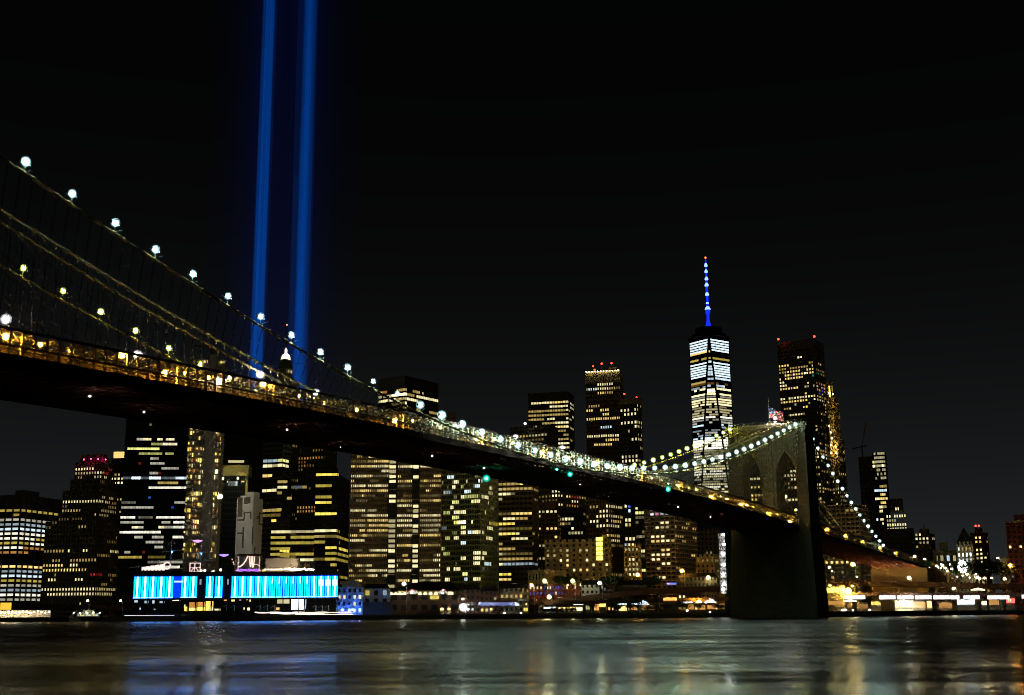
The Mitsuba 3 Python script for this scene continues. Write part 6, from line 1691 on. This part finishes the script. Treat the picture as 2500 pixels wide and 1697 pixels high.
def bush(x, y, D, w, h, label, name='bush', n=420, size=.5):
    key = thing(name, label, name.replace('_', ' '), 'dark bushes along the seawall' if name == 'bush' else None)
    p = at(x, y, D); p[2] = max(p[2], GZ)
    tr_ = Soup()
    tr_.tube([p - [0, 0, .3], p + [.1, 0, h * .5], p + [.2, .1, h * .8]], [.22 * max(1, h / 6), .14, .05], 6)
    for k in range(5):
        a = k * 1.3; tr_.tube([p + [0, 0, h * .35], p + [math.cos(a) * w * .3, math.sin(a) * w * .3, h * .7]], [.09, .03], 5)
    cr = Soup()
    for k in range(5):
        o = np.array([rng.uniform(-.32, .32) * w, rng.uniform(-.32, .32) * w, h * rng.uniform(.45, .72)])
        v, f = leaf_cloud(p + o, w * .3, w * .3, h * .3, n // 5, size)
        if len(v): cr.mesh(v, f, closed=False)
    put(f'{key}__stem', tr_.ply('bark'), own=True)
    put(f'{key}__crown', cr.ply('foliage'), own=True)


for x, y, D, w, h in ((1330, 1497, 720, 6, 3), (1346, 1498, 715, 9, 4), (1370, 1497, 716, 7, 3.2), (1398, 1497, 718, 7, 3.4), (1498, 1492, 724, 11, 6.5), (1512, 1493, 722, 6, 4), (1545, 1492, 724, 8, 4.5), (1556, 1491, 726, 12, 7.5), (1590, 1493, 722, 8, 4.2), (1625, 1492, 724, 9, 4.2), (1662, 1492, 722, 12, 6), (1705, 1490, 722, 10, 5), (1755, 1491, 716, 8, 4), (175, 1506, 760, 7, 3), (205, 1506, 755, 8, 3.2), (245, 1506, 750, 7, 3)):
    bush(x, y, D, w, h, 'dark low bush on the seawall in front of the lit stalls' if x > 1000 else 'dark low bush on the seawall in front of the white boat')
bush(1446, 1490, 735, 6, 5.5, 'small green lit tree among the stalls left of the yellow stall', 'small_tree', 700, .4)
for x, y, D, w, h, l in ((2446, 1415, 880, 26, 14, 'broad dark tree left of the red brick tower'), (2400, 1415, 890, 30, 14, 'dark tree under the reddish apartment tower'), (1592, 1438, 790, 14, 8, 'dim tree behind the ramp beside the long low shed'), (1380, 1432, 775, 12, 8, 'dark tree between the two brick gables'), (1490, 1436, 770, 10, 8, 'small tree lit white behind the ramp')):
    bush(x, y, D, w, h, l, 'tree', 1400, .9)
for x0, x1, y0, y1, lab, D_ in ((2258, 2281, 1370, 1380, 'green and yellow highway sign gantry left of the courthouse', 880), (2329, 2345, 1393, 1402, 'small green highway sign under the spired tower', 900)):
    key = thing('highway_sign', lab, 'sign')
    A, B = at(x0, y1, D_), at(x1, y0, D_)
    h = B[2] - A[2]; xm = .55
    d_ = dir2((x0 + x1) / 2, y0)
    for nm, f0, f1, m_ in (('green_panel', 0, xm, 'sign_green'), ('yellow_panel', xm + .02, 1, 'sign_yellow')):
        s_ = Soup()
        s_.hexa([np.r_[(A + (B - A) * f)[:2] + d_ * o, z] for f in (f0, f1) for o in (0, .2) for z in (A[2], B[2])])
        put(f'{key}__{nm}', s_.ply(m_), own=True)
    s_ = Soup()
    for f in (.1, .9): s_.bar(np.r_[(A + (B - A) * f)[:2] + d_ * .4, GZ + 8], np.r_[(A + (B - A) * f)[:2] + d_ * .4, B[2] + .5], .3)
    s_.bar(np.r_[A[:2] + d_ * .4, A[2] + h * .5], np.r_[B[:2] + d_ * .4, A[2] + h * .5], .3)
    put(key, s_.ply('wire'), own=True)
    t_ = Soup()
    for r in range(2):
        for q in range(3): t_.hexa([np.r_[(A + (B - A) * (.05 + .17 * q + .12 * i))[:2] - d_ * .05, A[2] + h * (.25 + .35 * r + .14 * j)] for i in (0, 1) for o in (0, 1) for j in (0, 1)])
    c = at((x0 + x1) / 2, y1 + 6, D_ - 4)
    ball(f'{key}__sign_lamp', c, .3, lamp_em((1, 1, .9), 50.0, .4))
key = thing('lit_soffit_sign', 'blue lit strip under the left end of the highway ramp', 'sign')
s_ = Soup(); A, B = at(1168, 1470.5, 730), at(1258, 1474, 730); d_ = dir2(1210, 1470)
s_.hexa([np.r_[q[:2] + d_ * o, z] for q in (A, B) for o in (0, .3) for z in (B[2] - 1.0, A[2])])
put(key, s_.ply('paint_white'), emitter={'type': 'area', 'radiance': rgb(.004, .02, .22), 'sampling_weight': .4}, own=True)
key = thing('shop_sign', 'blue lit shop sign below the flats with pale floor lines', 'sign')
s_ = Soup(); A, B = at(1628, 1428, 812), at(1651, 1422.5, 812)
s_.hexa([np.r_[q[:2] + d_ * o, z] for q in (A, B) for o in (0, .3) for z in (A[2], B[2])])
put(key, s_.ply('paint_white'), emitter={'type': 'area', 'radiance': rgb(.03, .12, .75), 'sampling_weight': .2}, own=True)
# terrace at the far left
key = thing('terrace_stall', 'golden lit open terrace at the far left of the waterfront', 'terrace')
s_, e_ = Soup(), Soup()
A, B = at(-20, 1500, 805), at(124, 1498, 790)
d_ = dir2(50, 1490); ub = (B - A) / np.linalg.norm(B - A); Ln = np.linalg.norm(B - A)
for k in range(17): s_.bar(np.r_[(A + ub * Ln * k / 16)[:2], GZ], np.r_[(A + ub * Ln * k / 16)[:2], 6.4], .16)
s_.hexa([np.r_[q[:2] + d_ * o, z] for q in (A, B) for o in (-.5, 9) for z in (6.4, 6.8)])
s_.hexa([np.r_[q[:2] + d_ * o, z] for q in (A, B) for o in (6, 9) for z in (GZ, 6.4)])
put(key, s_.ply('white_wall'), own=True)
for k in range(16):
    p = A + ub * Ln * (k + .5) / 16
    hi = 1 - k / 20
    ball(f'{key}__string_light', np.r_[p[:2] + d_ * 1.0, 5.4 + .4 * math.sin(k * 1.7)], .42, lamp_em((1, .74, .3) if k % 3 else (1, .9, .8), 55.0 * hi, .2))
s_ = Soup(); s_.hexa([np.r_[(A + ub * Ln * f)[:2] + d_ * o, z] for f in (.13, .32) for o in (9.2, 9.6) for z in (6.9, 11.0)])
put(f'{key}__amber_panel', s_.ply('unlit_glass'), emitter={'type': 'area', 'radiance': rgb(1.1, .62, .06), 'sampling_weight': .3}, own=True)
# boats
key = thing('moored_boat', 'small white boat with lit windows moored left of the blue pavilion', 'boat')
A = at(168, 1508, 735); B = at(262, 1508, 727)
ub = (B - A); ub[2] = 0; Ln = np.linalg.norm(ub); ub /= Ln; d_ = np.r_[dir2(215, 1500), 0]
hull_ = []
for f, wd, sh in ((0, 1.6, 1.4), (.12, 2.8, 1.1), (.5, 3.2, .9), (.85, 2.4, 1.3), (1.0, .2, 2.0)):
    p = A + ub * Ln * f; p = np.array([p[0], p[1], 0]); hull_ += [p + d_ * wd + [0, 0, sh + 1.2], p - d_ * wd + [0, 0, sh + 1.2], p + d_ * wd * .7 - [0, 0, .4], p - d_ * wd * .7 - [0, 0, .4]]
hs_ = Soup()
for k in range(4): hs_.add(trimesh.convex.convex_hull(np.array(hull_[4 * k:4 * k + 8])))
put(key, hs_.ply('paint_white'), own=True)
cb = Soup()


def bx(f0, f1, w, z0, z1, so):
    P0 = np.r_[A[:2], 0]
    so.hexa([P0 + ub * Ln * f + d_ * o + [0, 0, z] for f in (f0, f1) for o in (-w, w) for z in (z0, z1)])


bx(.2, .8, 2.2, 2.0, 4.4, cb); bx(.35, .65, 1.8, 4.4, 6.3, cb)
P0 = np.r_[A[:2], 0]; cb.bar(P0 + ub * Ln * .5 + [0, 0, 6.3], P0 + ub * Ln * .5 + [0, 0, 11], .14); cb.bar(P0 + ub * Ln * .02 + [0, 0, 2], P0 + ub * Ln * .2 + [0, 0, 6.0], .35)
put(f'{key}__cabin', cb.ply('paint_white'), own=True)
for k in range(9):
    s_ = Soup(); f = .23 + .06 * k
    s_.hexa([P0 + ub * Ln * (f + e) + d_ * o + [0, 0, z] for e in (0, .035) for o in (-2.26, -2.15) for z in (2.9, 3.7)])
    put(f'{key}__cabin_window', s_.ply('unlit_glass'), emitter=glow('cWgW'[k % 4], 1.0 if k % 3 else .5))
for k in range(5): ball(f'{key}__deck_light', P0 + ub * Ln * (.12 + .17 * k) - d_ * 2.6 + [0, 0, 4.6], .22, lamp_em((1, .95, .6), 22.0, .4))
key = thing('sailing_ship', 'tall sailing ship with blue lit masts and yards behind the blue pavilion', 'ship')
s_ = Soup()
M0 = [at(x, 1430, 745) for x in (397, 420, 505)]
hp = [np.r_[at(x, 1480, 745)[:2], 0] for x in (372, 530)]
uu = hp[1] - hp[0]; Ls = np.linalg.norm(uu); uu /= Ls; dd = np.r_[dir2(450, 1480), 0]
hu = []
for f, w_h, h in ((0, 1.5, 6), (.15, 5, 5), (.5, 6, 4.4), (.85, 4.5, 5), (1, .4, 7)):
    p = hp[0] + uu * Ls * f; hu += [p + dd * w_h + [0, 0, h], p - dd * w_h + [0, 0, h], p + dd * w_h * .5 - [0, 0, 1], p - dd * w_h * .5 - [0, 0, 1]]
for k in range(4): s_.add(trimesh.convex.convex_hull(np.array(hu[4 * k:4 * k + 8])))
put(key, s_.ply('hull_dark'), own=True)
for x, ytp, yards in ((420, 1318, ((1346, 36), (1368, 42), (1390, 40))), (492, 1322, ((1350, 34), (1371, 40))), (347, 1384, ((1384, 38),))):
    s_ = Soup(); p = at(x, ytp, 745)
    s_.tube([[p[0], p[1], 2], p], [.45, .15], 8)
    for yy, wd in yards:
        q = at(x, yy, 745); s_.tube([q - uu * wd * .16 * 1.2 + [0, 0, -.6], q + uu * wd * .16 * 1.2 + [0, 0, .9]], [.16, .16], 6)
        for sg in (-1, 1): s_.bar(q + uu * wd * .18 * sg, p, .05)
    put(f'{key}__mast', s_.ply('paint_white'))
    ball(f'{key}__rigging_light', at(x, ytp + 30, 743), .3, lamp_em((.05, .35, 1.0), 60.0, .5))

# cars on the lower highway
for n, x in enumerate((1275, 1300, 1392, 1478, 1600, 1640, 1722, 2105, 2122, 2140, 2160, 2185, 2205, 2232, 2262, 2285, 2300, 2330, 2356, 2392, 2425, 2450, 2472)):
    D_ = 741 if x < 1900 else 780
    zb_ = float(np.interp(x, [p[0] for p in LOW], [at(*p)[2] for p in LOW]))
    if x < 1326: zb_ = zt(x, 1464, 748)
    p = at(x, 1465, D_ + 4); p[2] = zb_ - 1.0
    key = thing('car', 'car with red tail lights on the lower highway ' + ('right of the bridge tower' if x > 2000 else 'left of the bridge tower'), 'car', 'cars on the lower highway')
    n_ = np.array([RT[0], RT[1], 0]); n_ /= np.linalg.norm(n_); d_ = np.r_[dir2(x, 1465), 0]
    s_ = Soup()
    pr_ = [(-2.2, .35), (-2.2, .85), (-1.3, .95), (-.7, 1.42), (.8, 1.42), (1.5, .98), (2.25, .85), (2.25, .35)]
    m_ = trimesh.creation.extrude_polygon(Polygon(pr_), 1.75, engine='earcut')
    v = np.array(m_.vertices); s_.mesh(p + v[:, :1] * n_ + v[:, 1:2] * [0, 0, 1] + (v[:, 2:3]) * d_, m_.faces)
    put(f'{key}__body', s_.ply(['paint_white', 'hull_dark', 'paint_red'][n % 3], smooth=30), own=True)
    w_ = Soup()
    for a in (-1.4, 1.4):
        for o in (.05, 1.7): w_.tube([p + n_ * a + d_ * (o - .12) + [0, 0, .33], p + n_ * a + d_ * (o + .12) + [0, 0, .33]], .33, 10)
    put(f'{key}__wheels', w_.ply('hull_dark'), own=True)
    for o in (.3, 1.45): ball(f'{key}__tail_light', p + n_ * 2.27 + d_ * o + [0, 0, .7], .2 if x > 2000 else .14, {'type': 'area', 'radiance': rgb(16, 1.6, .4), 'sampling_weight': .05})

# ------------------------------------------------------------------ twin searchlight beams: each a square bundle of upright shafts
_t = trimesh.creation.cylinder(1.0, 1.0, sections=14); _t.apply_translation([0, 0, .5])
_t = trimesh.Trimesh(_t.vertices, [f for f in _t.faces if np.ptp(_t.vertices[f][:, 2]) > .5], process=False)
SHAFT = mikit.ply(_t, 'light_air', smooth=False)
for n, (x, D_, sp, lab) in enumerate(((620, 1870, 4.8, 'left blue searchlight beam rising into the night sky'), (724, 1870, 5.4, 'right blue searchlight beam rising into the night sky'))):
    key = thing('light_beam', lab, 'light beam')
    c = at(x, 1000, D_)
    k = 0
    for k in range(44):                                  # 44 searchlights per beam, most of them near the middle
        px, py = c[0] + float(np.clip(rng.normal() * sp, -1.7 * sp, 1.7 * sp)), c[1] + float(np.clip(rng.normal() * sp, -1.7 * sp, 1.7 * sp))
        top = 340 + 2000 * ((k * 17 % 44) / 44) ** 1.25
        d = dict(SHAFT); d['to_world'] = T().translate([px, py, 24.0]).scale([3.2, 3.2, top])
        put(f'{key}__shaft', d, emitter={'type': 'area', 'radiance': rgb(.0, .0030, .0180), 'sampling_weight': 0.0})
    for r, kk in ((17, .0022), (23, .0022), (31, .0020), (42, .0018), (58, .0014), (80, .0010)):
        d = dict(SHAFT); d['to_world'] = T().translate([float(c[0]), float(c[1]), 24.0]).scale([r, r, 2600 - r * 6])
        put(f'{key}__scattered_glow', d, emitter={'type': 'area', 'radiance': rgb(.0, .08 * kk, kk), 'sampling_weight': 0.0})
    s_ = Soup(); s_.box(c[0] - 14, c[0] + 14, c[1] - 14, c[1] + 14, GZ - .5, 24)
    put(f'{key}__lamp_deck', s_.ply('concrete'), own=True)
for k in list(labels):
    if k in taken and 'category' not in labels[k]: labels[k]['category'] = k

for d in scene.values():
    if isinstance(d, dict) and 'emitter' in d:
        e = d['emitter'] = dict(d['emitter'])
        e['radiance'] = rgb(*(v * LIGHT for v in e['radiance']['value']))
